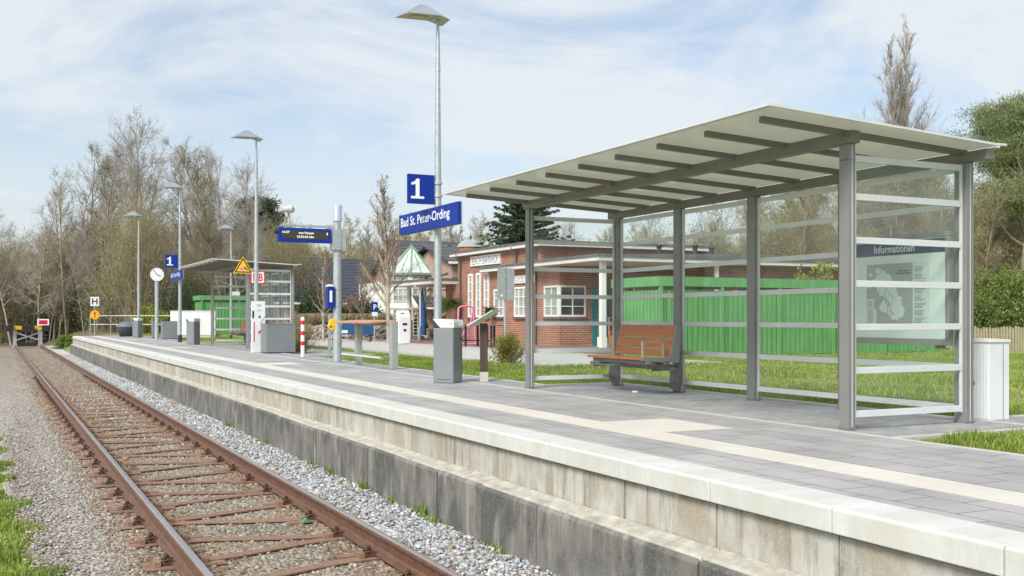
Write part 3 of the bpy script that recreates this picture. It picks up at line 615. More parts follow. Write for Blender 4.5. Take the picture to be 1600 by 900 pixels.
# ================================================================ waiting shelters
def make_shelter(name, label, loc, zs=1.0, info=True):
    """local origin: front near post foot; x towards the rear, y along the platform"""
    t = thing(name, label, 'shelter', loc); t.scale = (1, 1, zs)
    RX, LN = 1.41, 5.88
    for (x, y, h) in [(0, 0, 2.43), (0, LN, 2.43)]:
        m = MB('grey_paint'); m.bx(x - 0.038, x + 0.038, y - 0.055, y + 0.055, 0, h); m.mat('white_bar').bx(x - 0.004, x + 0.004, y - 0.0585, y - 0.0552, 0, h); m.mat('beam_paint').bx(x - 0.044, x + 0.044, y - 0.061, y + 0.061, 0.0, 0.03); m.mat('dark').bx(x - 0.0395, x + 0.0395, y - 0.0565, y + 0.0565, h - 0.14, h - 0.134); m.build('post', t, bevel=0.004)
    for k_ in range(5):
        y = LN * k_ / 4; m = MB('grey_paint'); m.bx(RX - 0.045, RX + 0.045, y - 0.068, y + 0.068, 0, 2.36); m.mat('white_bar').bx(RX - 0.004, RX + 0.004, y - 0.0712, y - 0.0682, 0, 2.36); m.mat('beam_paint').bx(RX - 0.05, RX + 0.05, y - 0.073, y + 0.073, 0.0, 0.02); m.build('post', t, bevel=0.004)
    m = MB('beam_paint'); m.bx(-0.05, 0.05, -0.10, LN + 0.1, 2.432, 2.535); m.build('front_beam', t, bevel=0.004)
    m = MB('beam_paint'); m.bx(RX - 0.05, RX + 0.05, -0.28, LN + 0.2, 2.362, 2.455); m.build('rear_beam', t, bevel=0.004)
    def rz(x): return 2.566 - 0.048 * x        # underside of the roof
    for k_ in range(9):
        y = LN * k_ / 8; m = MB('beam_paint'); m.beam((-0.93, y, rz(-0.93) - 0.046), (RX + 0.02, y, rz(RX) - 0.046), 0.05, 0.052); m.build('cross_beam', t, bevel=0.003)
    m = MB('roof_glass'); m.prism([(-1.09, rz(-1.09) - 0.019), (RX + 0.035, rz(RX + 0.035) - 0.019), (RX + 0.035, rz(RX + 0.035) - 0.004), (-1.09, rz(-1.09) - 0.004)], -0.33, LN + 0.3)
    m.build('roof', t)
    m = MB('alu'); e = 0.012
    for y in (-0.33 - e, LN + 0.3): m.prism([(-1.09, rz(-1.09) - 0.022), (RX + 0.035, rz(RX + 0.035) - 0.022), (RX + 0.035, rz(RX + 0.035) - 0.002), (-1.09, rz(-1.09) - 0.002)], y, y + e)
    m.bx(-1.142, -1.0902, -0.342, LN + 0.312, rz(-1.09) - 0.022, rz(-1.09) - 0.002)
    m.build('roof_trim', t)
    m = MB('alu'); m.bx(RX + 0.055, RX + 0.10, -0.30, LN + 0.3, 2.466, 2.49); m.bx(RX + 0.10, RX + 0.22, -0.28, -0.22, 2.495, 2.515); m.build('gutter', t)
    tops = [0.163, 0.535, 0.905, 1.275, 1.645, 2.015, 2.34]
    def wallp(p0, p1, nrm, nm):
        p0, p1, nrm = Vector(p0), Vector(p1), Vector(nrm)
        d = (p1 - p0); g_ = MB('shelter_glass'); mn = [min(p0[i], p1[i]) - abs(nrm[i]) * 0.004 for i in (0, 1)]; mx_ = [max(p0[i], p1[i]) + abs(nrm[i]) * 0.004 for i in (0, 1)]
        g_.bx(mn[0], mx_[0], mn[1], mx_[1], 0.11, 2.335); g_.build('glass_panel', t)
        b_ = MB('white_bar')
        for tp in tops:
            for s_ in (-1, 1):
                o_ = nrm * (0.008 * s_); a0 = p0 + o_; a1 = p1 + o_
                x0, x1 = sorted((a0.x, a1.x)); y0, y1 = sorted((a0.y, a1.y))
                if abs(nrm.x) > 0.5: x0 -= 0.0035; x1 += 0.0035
                else: y0 -= 0.0035; y1 += 0.0035
                b_.bx(x0, x1, y0, y1, tp - 0.056, tp)
            L_ = d.length; nb = max(2, int(L_ / 0.32))
            b_.mat('galv')
            for q in range(nb):
                c_ = p0 + d * ((q + 0.5) / nb)
                for s_ in (-1, 1):
                    cc = c_ + nrm * (0.0127 * s_); b_.disc((cc.x, cc.y, tp - 0.028), nrm * s_, 0.005, 8)
            b_.mat('white_bar')
        b_.build('glazing_bars', t, bevel=0.0015, seg=1)
        for pp in (p0, p1):
            e_ = MB('white_bar'); e_.bx(pp.x - (0.010 if abs(nrm.x) > .5 else 0.012), pp.x + (0.010 if abs(nrm.x) > .5 else 0.012), pp.y - (0.010 if abs(nrm.y) > .5 else 0.012), pp.y + (0.010 if abs(nrm.y) > .5 else 0.012), 0.1, 2.345); e_.build('edge_strip', t)
    wallp((0.060, -0.02, 0), (RX - 0.062, -0.02, 0), (0, -1, 0), 'n'); wallp((0.060, LN + 0.02, 0), (RX - 0.062, LN + 0.02, 0), (0, 1, 0), 'f')
    for k_ in range(4):
        wallp((RX + 0.01, LN * k_ / 4 + 0.08, 0), (RX + 0.01, LN * (k_ + 1) / 4 - 0.08, 0), (1, 0, 0), 'r')
    m = MB('dark'); m.tube([(RX + 0.042, -0.02, 0.36), (RX + 0.085, -0.02, 0.36)], 0.028, 12); m.tube([(RX + 0.042, -0.0, 0.20), (RX + 0.07, -0.0, 0.20)], 0.035, 12); m.build('clamp', t)
    return t
SX, SY0 = 6.51, 6.70
make_shelter('waiting_shelter', 'grey steel and glass waiting shelter with wooden bench and map board, beside the grass', (SX, SY0, PZ - 0.003))
SX2, SY2 = 7.12, 32.9
make_shelter('waiting_shelter', 'distant glass waiting shelter behind the yellow warning triangle', (SX2, SY2, PZ - 0.003), 1.06)

# ---------------------------------------------------------------- benches
def make_bench(label, loc, group='wooden benches in the shelters'):
    """local: x from seat front to wall, y from near end, z from ground"""
    t = thing('bench', label, 'bench', loc, 0, group); L_ = 1.30
    m = MB('wood_red')
    for k_ in range(3):
        x0 = 0.0 + k_ * 0.145; m.bx(x0, x0 + 0.138, 0.02, L_, 0.435 - 0.006 * k_, 0.467 - 0.006 * k_)
    m.build('seat', t, bevel=0.008)
    def bk(z): return 0.425 + (z - 0.47) * 0.22
    m = MB('wood_red')
    for (z0, z1) in ((0.475, 0.565), (0.573, 0.705), (0.713, 0.862)):
        m.prism([(bk(z0), z0), (bk(z1), z1), (bk(z1) + 0.024, z1), (bk(z0) + 0.024, z0)], 0.02, L_)
    m.build('backrest', t, bevel=0.006)
    m = MB('grey_paint'); m.prism([(bk(0.44), 0.40), (bk(0.44) + 0.13, 0.40), (bk(0.44) + 0.16, 0.86), (bk(0.86), 0.872), (bk(0.47) - 0.01, 0.47), (0.0, 0.462), (-0.005, 0.43), (0.06, 0.425)], 0.0, 0.014); m.build('end_plate', t, bevel=0.003)
    m = MB('grey_paint')
    m.mat('table_grey'); m.bx(0.03, 0.036, 0.02, 0.06, 0.46, 0.66); m.bx(0.33, 0.336, 0.02, 0.06, 0.455, 0.66); m.bx(0.03, 0.336, 0.02, 0.06, 0.6605, 0.668); m.build('armrest', t, bevel=0.002)
    m = MB('beam_paint'); m.bx(0.06, 0.13, -0.02, L_ - 0.05, 0.385, 0.43); m.bx(0.32, 0.40, 0.0, L_ - 0.02, 0.38, 0.42)
    m.bx(0.14, 0.55, 0.1, 0.17, 0.35, 0.378); m.bx(0.14, 0.55, L_ - 0.13, L_ - 0.06, 0.35, 0.378); m.bx(0.46, 0.53, 0.05, 2.0, 0.30, 0.349); m.build('seat_frame', t, bevel=0.004)
    for (y, s_) in ((0.43, 1), (1.90, 1)):
        m = MB('beam_paint'); m.bx(0.44, 0.80, y - 0.03, y + 0.03, 0.28, 0.345); m.prism([(0.73, 0.02), (0.80, 0.02), (0.83, 0.10), (0.83, 0.31), (0.70, 0.31), (0.68, 0.18)], y - 0.05, y - 0.036); m.bx(0.74, 0.84, y - 0.03, y + 0.05, 0.05, 0.34)
        for z in (0.12, 0.19, 0.27): m.tube([(0.76, y - 0.062, z), (0.76, y - 0.05, z)], 0.012, 8)
        m.build('wall_bracket', t, bevel=0.003)
    return t
make_bench('reddish brown slatted bench under the near shelter roof', (7.03, 10.63, PZ))
b2 = make_bench('small far slatted bench inside the distant shelter', (7.6, 37.1, PZ))

# ---------------------------------------------------------------- map board in the near shelter
ib = thing('information_board', 'grey framed map board headed Informationen on the rear of the near shelter', 'notice board', (7.77, 6.735, 0))
m = MB('grey_paint')
for (y0, y1, z0, z1) in ((0, 1.26, 1.50, 1.555), (0, 1.26, 2.50, 2.545), (0, 0.045, 1.556, 2.499), (1.215, 1.26, 1.556, 2.499)): m.bx(0.0, 0.06, y0, y1, z0, z1)
m.build('frame', ib, bevel=0.003)
m = MB('concrete_pale'); mat('board_back', (0.74, 0.80, 0.78), 0.5, 0, 0.04); m = MB('board_back'); m.bx(0.02, 0.05, 0.046, 1.214, 1.557, 2.498)
mat('map_grey', (0.36, 0.375, 0.37), 0.6, 0, 0.1); mat('map_pale', (0.66, 0.70, 0.69), 0.6, 0, 0.06); mat('map_line', (0.18, 0.18, 0.19), 0.6); mat('map_red', (0.45, 0.12, 0.1), 0.6)
# the board faces the track: U runs towards the camera end (decreasing y)
O = (0.0195, 1.214, 1.557); U = (0, -1, 0); Vv = (0, 0, 1)
def P2(u, v, dx=0.0): return (0.0195 - dx, 1.214 - u, 1.557 + v)
def rect(mm, u0, u1, v0, v1, dx): mm.bx(0.0195 - dx - 0.001, 0.0195 - dx, 1.214 - u1, 1.214 - u0, 1.557 + v0, 1.557 + v1)
m.mat('navy'); rect(m, 0.0, 1.168, 0.80, 0.93, 0.001)
m.mat('sign_white'); m.text('Informationen', P2(0.30, 0.825, 0.0035), U, Vv, 0.50, 0.075, 0.01)
m.mat('map_grey'); rect(m, 0.20, 0.78, 0.13, 0.72, 0.001); m.mat('map_pale'); rect(m, 0.78, 0.97, 0.13, 0.72, 0.001)
r5 = random.Random(5)
def blob(cu, cv, r_, k_=18, sx_=1.0, dx=0.0025, rnd_=0.25):
    m.plane_poly([(cu + math.cos(-2 * PI * i / k_) * r_ * sx_ * r5.uniform(1 - rnd_, 1 + rnd_), cv + math.sin(-2 * PI * i / k_) * r_ * r5.uniform(1 - rnd_, 1 + rnd_)) for i in range(k_)], P2(0, 0, dx), U, Vv)
m.mat('map_pale')
for (a, b_, r_, s_) in ((0.40, 0.56, 0.085, 1.3), (0.46, 0.47, 0.08, 1.4), (0.52, 0.36, 0.10, 1.2), (0.58, 0.26, 0.08, 1.1), (0.47, 0.30, 0.07, 1.3), (0.25, 0.62, 0.02, 1.3), (0.26, 0.55, 0.015, 1.3), (0.24, 0.50, 0.018, 1.2), (0.69, 0.53, 0.022, 1.4), (0.35, 0.66, 0.03, 1.2)): blob(a, b_, r_, sx_=s_, dx=0.0022 + 0.0004 * r5.random())
rect(m, 0.205, 0.33, 0.14, 0.28, 0.003); rect(m, 0.205, 0.30, 0.285, 0.38, 0.003)
m.mat('map_line')
for i in range(9):
    u, v = r5.uniform(0.38, 0.5), r5.uniform(0.3, 0.58); pts = [P2(u, v, 0.0036)]
    for q in range(5): u += r5.uniform(-0.03, 0.06); v += r5.uniform(-0.07, 0.02); pts.append(P2(u, v, 0.0036))
    m.tube(pts, 0.0012, 4)
for i in range(40):
    v = 0.15 + i * 0.0138; w_ = r5.uniform(0.08, 0.14)
    if i % 5 != 4: rect(m, 0.80, 0.80 + w_, v, v + 0.005, 0.0028)
for i in range(9): rect(m, 0.215, 0.215 + r5.uniform(0.06, 0.10), 0.15 + i * 0.0135, 0.154 + i * 0.0135, 0.0045)
for i in range(5): rect(m, 0.215, 0.215 + r5.uniform(0.04, 0.075), 0.30 + i * 0.0135, 0.304 + i * 0.0135, 0.0045)
rect(m, 0.60, 0.74, 0.64, 0.652, 0.003); rect(m, 0.57, 0.76, 0.615, 0.63, 0.003)
m.build('display_panel', ib)
m = MB('clear_glass').bx(0.004, 0.008, 0.046, 1.214, 1.557, 2.498); m.build('cover_glass', ib)

# ---------------------------------------------------------------- platform lamps
def make_lamp(label, loc, s=1.0, H=6.1):
    t = thing('platform_lamp', label, 'street lamp', loc, 0, 'galvanised lamps along the platform'); t.scale = (s, s, s)
    m = MB('galv'); m.tube([(0, 0, 0), (0, 0, H * 0.45), (0, 0, H * 0.86), (0, 0, H - 0.22)], [0.070, 0.062, 0.040, 0.034], 16)
    m.tube([(0, 0, H * 0.86 - 0.05), (0, 0, H * 0.86 + 0.04)], [0.046, 0.044], 16)
    m.tube([(0, 0, H - 0.22), (-0.0, 0, H - 0.06), (-0.07, 0, H + 0.03), (-0.16, 0, H + 0.05)], 0.027, 10); m.build('pole', t)
    m = MB('dark').tube([(0, 0, 0), (0, 0, 0.28)], 0.082, 16); m.build('foot_collar', t)
    # roof shaped head
    b_ = [(-0.72, 0.19, H - 0.02), (-0.60, -0.21, H - 0.02), (-0.04, -0.21, H + 0.0), (-0.12, 0.19, H + 0.0)]
    tail = [(0.17, -0.15, H - 0.03), (0.13, 0.14, H - 0.08)]; rd = [(-0.33, 0.0, H + 0.21), (-0.20, 0.0, H + 0.20)]
    m = MB('lamp_top'); vs = b_ + tail + rd
    m.add(vs, [(1, 2, 7, 6), (2, 4, 7), (4, 5, 7), (5, 3, 7), (3, 0, 6, 7), (0, 1, 6), (2, 3, 5, 4)])
    m.mat('under_lamp'); m.add([(p[0] * 0.985, p[1] * 0.97, p[2] + 0.004) for p in b_], [(0, 1, 2, 3)])
    m.build('lamp_head', t)
    m = MB('under_lamp').bx(-0.5, -0.22, -0.09, 0.09, H - 0.03, H + 0.0); m.build('light_panel', t)
    m = MB('alu')
    for z in (0.35, 2.55): m.bx(-0.02, 0.02, -0.073, -0.064, z, z + 0.03)
    m.build('number_tag', t)
    return t
LP = [(6.86, 16.69, 1.0), (6.76, 30.1, 1.0), (6.63, 42.9, 1.0), (6.58, 55.6, 1.02)]
lamps = [make_lamp('tallest looking lamp post, carrying the large blue platform signs', (*LP[0][:2], PZ), 1.0)]
lamps[0].rotation_euler.z = R(0)
dup(lamps[0], (*LP[1][:2], PZ), label='lamp post beside the yellow warning triangle in front of the distant shelter')
dup(lamps[0], (*LP[2][:2], PZ), label='lamp post with small blue signs behind the station clock')
dup(lamps[0], (*LP[3][:2], PZ), label='farthest platform lamp post, behind the bin near the dark grit bin')
q = D(361, 50.0); l5 = dup(lamps[0], (q[0], q[1], 0.72), label='lamp post seen through the glass of the distant shelter', scale=0.87)

# ---------------------------------------------------------------- blue signs
def number_sign(loc, label):
    t = thing('platform_number_sign', label, 'sign', loc, 0, 'blue platform number signs')
    m = MB('sign_blue').bx(-0.555, -0.075, -0.03, 0.03, 0, 0.50).mat('sign_white')
    one = [(0.10, 0.085), (0.34, 0.085), (0.34, 0.115), (0.34, 0.125), (0.255, 0.125), (0.255, 0.425), (0.205, 0.425), (0.165, 0.375), (0.105, 0.355), (0.105, 0.315), (0.185, 0.330), (0.185, 0.125), (0.10, 0.125)]
    m.plane_poly([(-0.05 + a * 1.0, b_ ) for a, b_ in one], (-0.555, -0.0325, 0), (1, 0, 0), (0, 0, 1)); m.build('panel', t)
    m = MB('galv').bx(-0.0745, -0.05, -0.02, 0.02, 0.08, 0.42)
    for z in (0.13, 0.35): m.tube([(0, 0, z), (0, 0, z + 0.04)], 0.078, 14); m.bx(-0.055, 0.0, -0.02, 0.02, z, z + 0.04)
    m.build('bracket', t); return t
def name_sign(loc, label):
    t = thing('station_name_sign', label, 'sign', loc, 0, 'blue station name signs')
    m = MB('sign_blue').bx(-0.16, -0.105, -1.36, 1.36, 0, 0.36).mat('sign_white')
    m.text('Bad St. Peter-Ording', (-0.1625, 1.26, 0.085), (0, -1, 0), (0, 0, 1), 2.28, 0.215, 0.012); m.build('panel', t)
    m = MB('galv').bx(-0.104, -0.085, -1.365, 1.365, -0.003, 0.363)
    for z in (0.05, 0.27): m.tube([(0, 0, z), (0, 0, z + 0.04)], 0.078, 14); m.bx(-0.10, 0.0, -0.04, 0.04, z, z + 0.04)
    m.build('bracket', t); return t
number_sign((LP[0][0], LP[0][1], 3.70), 'large blue sign with a white 1 above the long name sign')
name_sign((LP[0][0], LP[0][1] + 0.12, 3.27), 'long blue name sign clamped to the tall lamp post beside the shelter roof')
number_sign((LP[2][0], LP[2][1], 3.74), 'small blue sign with a white 1 beside the station clock')
n2 = name_sign((LP[2][0], LP[2][1], 3.25), 'small far blue name sign below the far number 1')
wt = thing('warning_sign', 'yellow warning triangle with black border hung from the lamp post by the distant shelter', 'sign', (LP[1][0], LP[1][1], 3.02))
m = MB('yellow_sign').prism([(-0.66, 0), (-0.10, 0), (-0.38, 0.49)], -0.035, -0.015)
m.mat('tyre_black'); m.plane_poly([(-0.625, 0.025), (-0.135, 0.025), (-0.38, 0.455)], (0, -0.0365, 0), (1, 0, 0), (0, 0, 1))
m.mat('yellow_sign'); m.plane_poly([(-0.57, 0.058), (-0.19, 0.058), (-0.38, 0.385)], (0, -0.038, 0), (1, 0, 0), (0, 0, 1))
m.mat('pink'); m.plane_poly([(-0.47, 0.09), (-0.36, 0.085), (-0.34, 0.15), (-0.40, 0.18), (-0.46, 0.17)], (0, -0.0395, 0), (1, 0, 0), (0, 0, 1))
m.mat('tyre_black'); m.plane_poly([(-0.35, 0.13), (-0.30, 0.12), (-0.25, 0.08), (-0.24, 0.10), (-0.29, 0.16), (-0.33, 0.20), (-0.37, 0.19), (-0.32, 0.16)], (0, -0.0405, 0), (1, 0, 0), (0, 0, 1))
m.build('panel', wt); m = MB('galv').bx(-0.42, 0.0, -0.0145, 0.015, 0.10, 0.15); m.tube([(0, 0, 0.08), (0, 0, 0.17)], 0.075, 12); m.build('bracket', wt)

# ---------------------------------------------------------------- litter bins
def make_bin(label, loc, rz, s=1.0):
    t = thing('litter_bin', label, 'litter bin', loc, rz, 'grey litter bins on the platform'); t.scale = (s, s, s)
    m = MB('bin_grey').bx(-0.16, 0.16, -0.17, 0.17, 0.0, 0.80); m.build('body', t, bevel=0.008)
    m = MB('dark').bx(-0.162, -0.159, -0.004, 0.004, 0.02, 0.79); m.bx(-0.15, 0.15, -0.16, 0.16, 0.8005, 0.806); m.bx(0.1595, 0.1625, 0.10, 0.13, 0.62, 0.66); m.bx(-0.10, 0.12, -0.173, -0.1702, 0.05, 0.055); m.build('door_seam', t)
    MB('map_line').bx(0.10, 0.14, -0.1725, -0.1705, 0.865, 0.872).build('sticker', t)
    m = MB('alu')
    side = [(-0.05, 0.808), (0.17, 0.808), (0.17, 0.90), (0.155, 0.925), (-0.165, 0.94), (-0.165, 0.93)]
    m.prism(side, -0.17, -0.164); m.prism(side, 0.164, 0.17); m.prism([(-0.165, 0.94), (0.155, 0.925), (0.17, 0.90), (0.17, 0.808), (0.164, 0.808), (0.164, 0.897), (0.152, 0.919), (-0.165, 0.934)], -0.1639, 0.1639)
    m.build('hood', t)
    m = MB('dark'); m.prism([(-0.16, 0.807), (-0.045, 0.807), (-0.155, 0.915), (-0.168, 0.89)], -0.1695, 0.1695); m.build('mouth_shade', t)  # solid dark wedge stands for the shade inside the hood opening
    return t
make_bin('nearest litter bin, in front of the tall lamp post', (*G(700, 597.5)[:2], PZ), R(-47), 1.0)
q = G(302, 538.5); make_bin('litter bin between the grey boxes and the distant shelter', (q[0], q[1], PZ), R(-47), 1.02)
q = G(215, 527.5, 0.8); make_bin('farthest litter bin, beside the dark grit bin', (q[0], q[1], PZ), R(-47), 1.02)

# ---------------------------------------------------------------- grey boxes
def grey_box(label, loc, wx, wy, h, rz=0.0):
    t = thing('platform_box', label, 'box', loc, rz, 'plain grey metal boxes on the platform')
    m = MB('bin_grey').bx(0, wx, 0, wy, 0.02, h); m.build('body', t, bevel=0.008)
    m = MB('dark').bx(0.02, wx - 0.02, 0.02, wy - 0.02, 0, 0.0195); m.build('plinth', t)
    m = MB('bin_grey').bx(-0.006, wx + 0.006, -0.006, wy + 0.006, h + 0.0005, h + 0.022); m.build('lid', t, bevel=0.004)
    return t
grey_box('large plain grey box below the warning triangle, beside the bush', (*G(416, 552)[:2], PZ), 0.80, 0.66, 0.78)
grey_box('long grey box at the foot of the lamp with small blue signs', (*G(254, 529.5)[:2], PZ), 0.66, 0.60, 0.79)
grey_box('narrow grey box left of the long grey box, under the clock', (*G(239, 528)[:2], PZ), 0.27, 0.55, 0.80)

# ---------------------------------------------------------------- white information stele, clock
q = G(398, 550.5); st = thing('information_stele', 'white information column with red markings beside the large grey box', 'information column', (q[0], q[1], PZ))
m = MB('cabinet_white').bx(-0.075, 0.29, 0, 0.12, 0, 1.42); m.mat('map_line'); m.text('DB', (0.06, -0.003, 1.28), (1, 0, 0), (0, 0, 1), 0.12, 0.05, 0.01); m.bx(0.06, 0.2, -0.004, -0.002, 1.17, 1.178); m.bx(0.06, 0.18, -0.004, -0.002, 1.14, 1.146)
m.tube([(0.29, -0.004, 1.0), (0.16, -0.004, 0.82), (0.29, -0.004, 0.66)], 0.006, 5); m.bx(0.10, 0.17, -0.004, -0.002, 0.95, 1.02); m.mat('red_sign'); m.beam((0.10, -0.004, 0.54), (0.2, -0.004, 0.62), 0.006, 0.05); m.bx(-0.03, -0.0, -0.004, -0.002, 0.3, 0.85); m.mat('dark').bx(-0.07, -0.02, -0.006, -0.002, 0.95, 1.15)
m.build('body', st)
q = D(245, 45.0); ck = thing('station_clock', 'round white station clock on a galvanised post', 'clock', (q[0], q[1], PZ))
zc = ZZ(429, 45.0) - PZ
MB('galv').tube([(0, 0, 0), (0, 0, zc - 0.3)], 0.085, 14).build('post', ck)
cf = MB('dark').tube([(0, -0.07, zc), (0, 0.07, zc)], 0.305, 32).build('case', ck)
m = MB('sign_white'); m.disc((0, -0.074, zc), (0, -1, 0), 0.288, 36); m.mat('tyre_black')
for k_ in range(12):
    a = 2 * PI * k_ / 12; m.beam((math.sin(a) * 0.23, -0.076, zc + math.cos(a) * 0.23), (math.sin(a) * 0.27, -0.076, zc + math.cos(a) * 0.27), 0.004, 0.018, up=(math.cos(a), 0, -math.sin(a)))
m.build('dial', ck)
for (a, ln, w_, nm) in ((R(118), 0.17, 0.03, 'hour_hand'), (R(322), 0.27, 0.022, 'minute_hand')):
    m = MB('tyre_black'); m.beam((-math.sin(a) * 0.04, -0.080, zc - math.cos(a) * 0.04), (math.sin(a) * ln, -0.080, zc + math.cos(a) * ln), 0.004, w_, up=(math.cos(a), 0, -math.sin(a))); m.build(nm, ck)

# ---------------------------------------------------------------- red and white post
q = G(473, 557.5); t = thing('marker_post', 'red and white striped marker post beside the bush and large grey box', 'post', (q[0], q[1], PZ))
m = MB('sign_white'); m.tube([(0, 0, 0), (0, 0, 0.93)], 0.048, 16); m.sph((0, 0, 0.93), 0.048, 16, 8); m.mat('red_sign')
for z in (0.28, 0.53, 0.79): m.tube([(0, 0, z), (0, 0, z + 0.10)], 0.0495, 16)
m.build('post', t)

# ---------------------------------------------------------------- information pole with train display
q = G(527, 565.5); tp = thing('display_pole', 'thick galvanised pole with frosted cap carrying the train display', 'pole', (q[0], q[1], PZ))
m = MB('galv'); m.tube([(0, 0, 0), (0, 0, 1.4), (0, 0, 3.02)], [0.098, 0.092, 0.082], 20); m.build('pole', tp)
m = MB('opal'); m.tube([(0, 0, 3.04), (0, 0, 3.10), (0, 0, 3.12), (0, 0, 3.38), (0, 0, 3.40)], [0.105, 0.105, 0.092, 0.104, 0.085], 18); m.build('cap', tp)
m = MB('galv'); m.bx(-0.13, 0.05, -0.12, 0.12, 2.42, 2.86); m.bx(0.055, 0.17, -0.1, 0.12, 2.40, 2.88); m.tube([(0, 0, 2.30), (0, 0, 2.33)], 0.1, 16)
m.build('mounting_box', tp, bevel=0.004)
dz = ZZ(380, 22.8) - PZ - 0.02; td = thing('train_display', 'blue train indicator with yellowish lettering hung from the galvanised pole', 'display', (q[0], q[1], PZ + dz))
m = MB('sign_blue').bx(-1.30, -0.16, -0.09, 0.09, 0, 0.30); m.build('housing', td, bevel=0.006)
m = MB('screen').bx(-1.235, -0.225, -0.0935, -0.0905, 0.07, 0.245); m.mat('led')
m.text('16:27', (-1.22, -0.0955, 0.185), (1, 0, 0), (0, 0, 1), 0.155, 0.045, 0.02); m.text('von Husum', (-0.875, -0.0955, 0.175), (1, 0, 0), (0, 0, 1), 0.33, 0.05, 0.015); m.text('15:55:24 Uhr', (-0.905, -0.0955, 0.092), (1, 0, 0), (0, 0, 1), 0.37, 0.048, 0.015); m.text('1', (-0.26, -0.0955, 0.165), (1, 0, 0), (0, 0, 1), 0.018, 0.055, 0.02)
m.build('screen', td)
m = MB('galv'); m.bx(-1.22, -0.13, -0.03, 0.03, 0.335, 0.375); m.bx(-0.165, -0.11, -0.04, 0.04, 0.1, 0.375)
for x in (-1.0, -0.62, -0.25): m.bx(x, x + 0.05, -0.05, 0.05, 0.3005, 0.39)
m.build('hanger', td); m = MB('dark').tube([(-1.32, -0.03, 0.21), (-1.38, -0.06, 0.21)], 0.045, 12).build('camera_pod', td)
ls = thing('loudspeaker', 'small grey loudspeaker standing above the train display', 'loudspeaker', (q[0] - 1.16 + 0.1, q[1], PZ + dz + 0.375))
m = MB('horn'); m.tube([(-0.13, -0.02, 0.31), (0.06, -0.08, 0.33)], [0.06, 0.095], 18); m.bx(-0.14, 0.12, -0.03, 0.09, 0.27, 0.36); m.build('horn', ls, bevel=0.01)
m = MB('dark').disc((0.062, -0.0835, 0.331), (0.95, -0.3, 0.1), 0.07, 18).build('grille', ls)
MB('horn').tube([(0, 0.02, 0), (0, 0.02, 0.28)], 0.022, 10).build('bracket', ls)
# blue help point and yellow box on the pole
hp = thing('help_point', 'tall narrow blue box clamped to the left of the display pole', 'call box', (q[0] - 0.17, q[1] - 0.02, PZ + 1.17))
MB('sign_blue').bx(-0.07, 0.07, -0.10, 0.10, 0, 0.46).build('body', hp, bevel=0.004); MB('sign_white').prism([(-0.07, 0.462), (0.07, 0.462), (0.03, 0.50), (-0.03, 0.505)], -0.1, 0.1).build('cap', hp)
MB('sign_white').bx(-0.035, 0.02, -0.104, -0.101, 0.12, 0.37).build('label_plate', hp)
m = MB('galv')
for z in (0.03, 0.4): m.tube([(0.17, 0.02, z), (0.17, 0.02, z + 0.03)], 0.105, 14)
m.build('clamp', hp)
yb_ = thing('validator', 'small yellow box on the side of the display pole', 'ticket validator', (q[0] - 0.13, q[1] - 0.02, PZ + 0.70))
m = MB('yellow_sign'); m.prism([(0.06, 0), (-0.03, 0), (-0.085, 0.06), (-0.04, 0.2), (0.0, 0.235), (0.06, 0.235)], -0.05, 0.05); m.build('body', yb_, bevel=0.004); MB('dark').bx(-0.06, 0.0, -0.053, -0.0505, 0.05, 0.08).build('slot', yb_)
q2 = D(515, 27.0); sp_ = thing('signpost', 'slim galvanised post with a plate half hidden behind the display pole', 'post', (q2[0], q2[1], 0.74))
m = MB('galv'); m.bx(-0.03, 0.03, -0.03, 0.03, 0, 1.1); m.bx(0.1, 0.16, -0.03, 0.03, 0.55, 1.1); m.build('frame', sp_); MB('dark').bx(0.06, 0.22, -0.035, -0.031, 0.26, 0.5).build('box', sp_)

# ---------------------------------------------------------------- leaning table
a1 = G(615, 576.5); a2 = G(566, 569.5); lt = thing('leaning_table', 'standing-height leaning table with a pale wooden top on two grey steel legs', 'table', (a1[0], a1[1], PZ))
Ly = a2[1] - a1[1]
MB('table_grey').bx(-0.06, 0.06, -0.08, 0.08, 0, 0.885).build('leg', lt, bevel=0.006); MB('table_grey').bx(-0.06, 0.06, Ly - 0.04, Ly + 0.10, 0, 0.84).build('leg', lt, bevel=0.006)
m = MB('wood_pale')
for k_ in range(3): m.prism([(-0.36 + 0.16 * k_, 0.845 + 0.01 * k_), (-0.36 + 0.16 * k_ + 0.156, 0.845 + 0.01 * k_ + 0.01), (-0.36 + 0.16 * k_ + 0.156, 0.885 + 0.01 * k_ + 0.01), (-0.36 + 0.16 * k_, 0.885 + 0.01 * k_)], 0.30, Ly + 0.5)
m.build('tabletop', lt, bevel=0.008)
m = MB('grey_paint'); m.bx(-0.03, 0.03, 0.0, Ly + 0.3, 0.80, 0.843); m.build('support_arm', lt); m = MB('alu'); m.tube([(-0.17, 0.25, 0.20), (-0.17, Ly + 0.6, 0.20)], 0.022, 10); m.mat('grey_paint').bx(-0.17, 0.0, 0.1, 0.25, 0.17, 0.22); m.bx(-0.19, 0.0, Ly - 0.02, Ly + 0.02, 0.17, 0.22); m.build('foot_rail', lt)

# ---------------------------------------------------------------- small lectern panel behind the bin
q = D(756, 15.75); lc = thing('info_lectern', 'dark wooden post with a slanted white reading panel beside the litter bin', 'information panel', (q[0], q[1], 0.74))
MB('wood_dark').bx(-0.055, 0.055, -0.055, 0.055, 0.1, 0.93).build('post', lc, rz=R(-20), bevel=0.006)
MB('concrete_pale').bx(-0.062, 0.062, -0.062, 0.062, 0, 0.20).build('foot', lc, rz=R(-20), bevel=0.004)
m = MB('sign_white'); m.prism([(-0.20, 0.885), (0.19, 1.12), (0.19, 1.132), (-0.20, 0.90)], -0.26, 0.30); m.build('panel', lc, rz=R(-38), bevel=0.002)

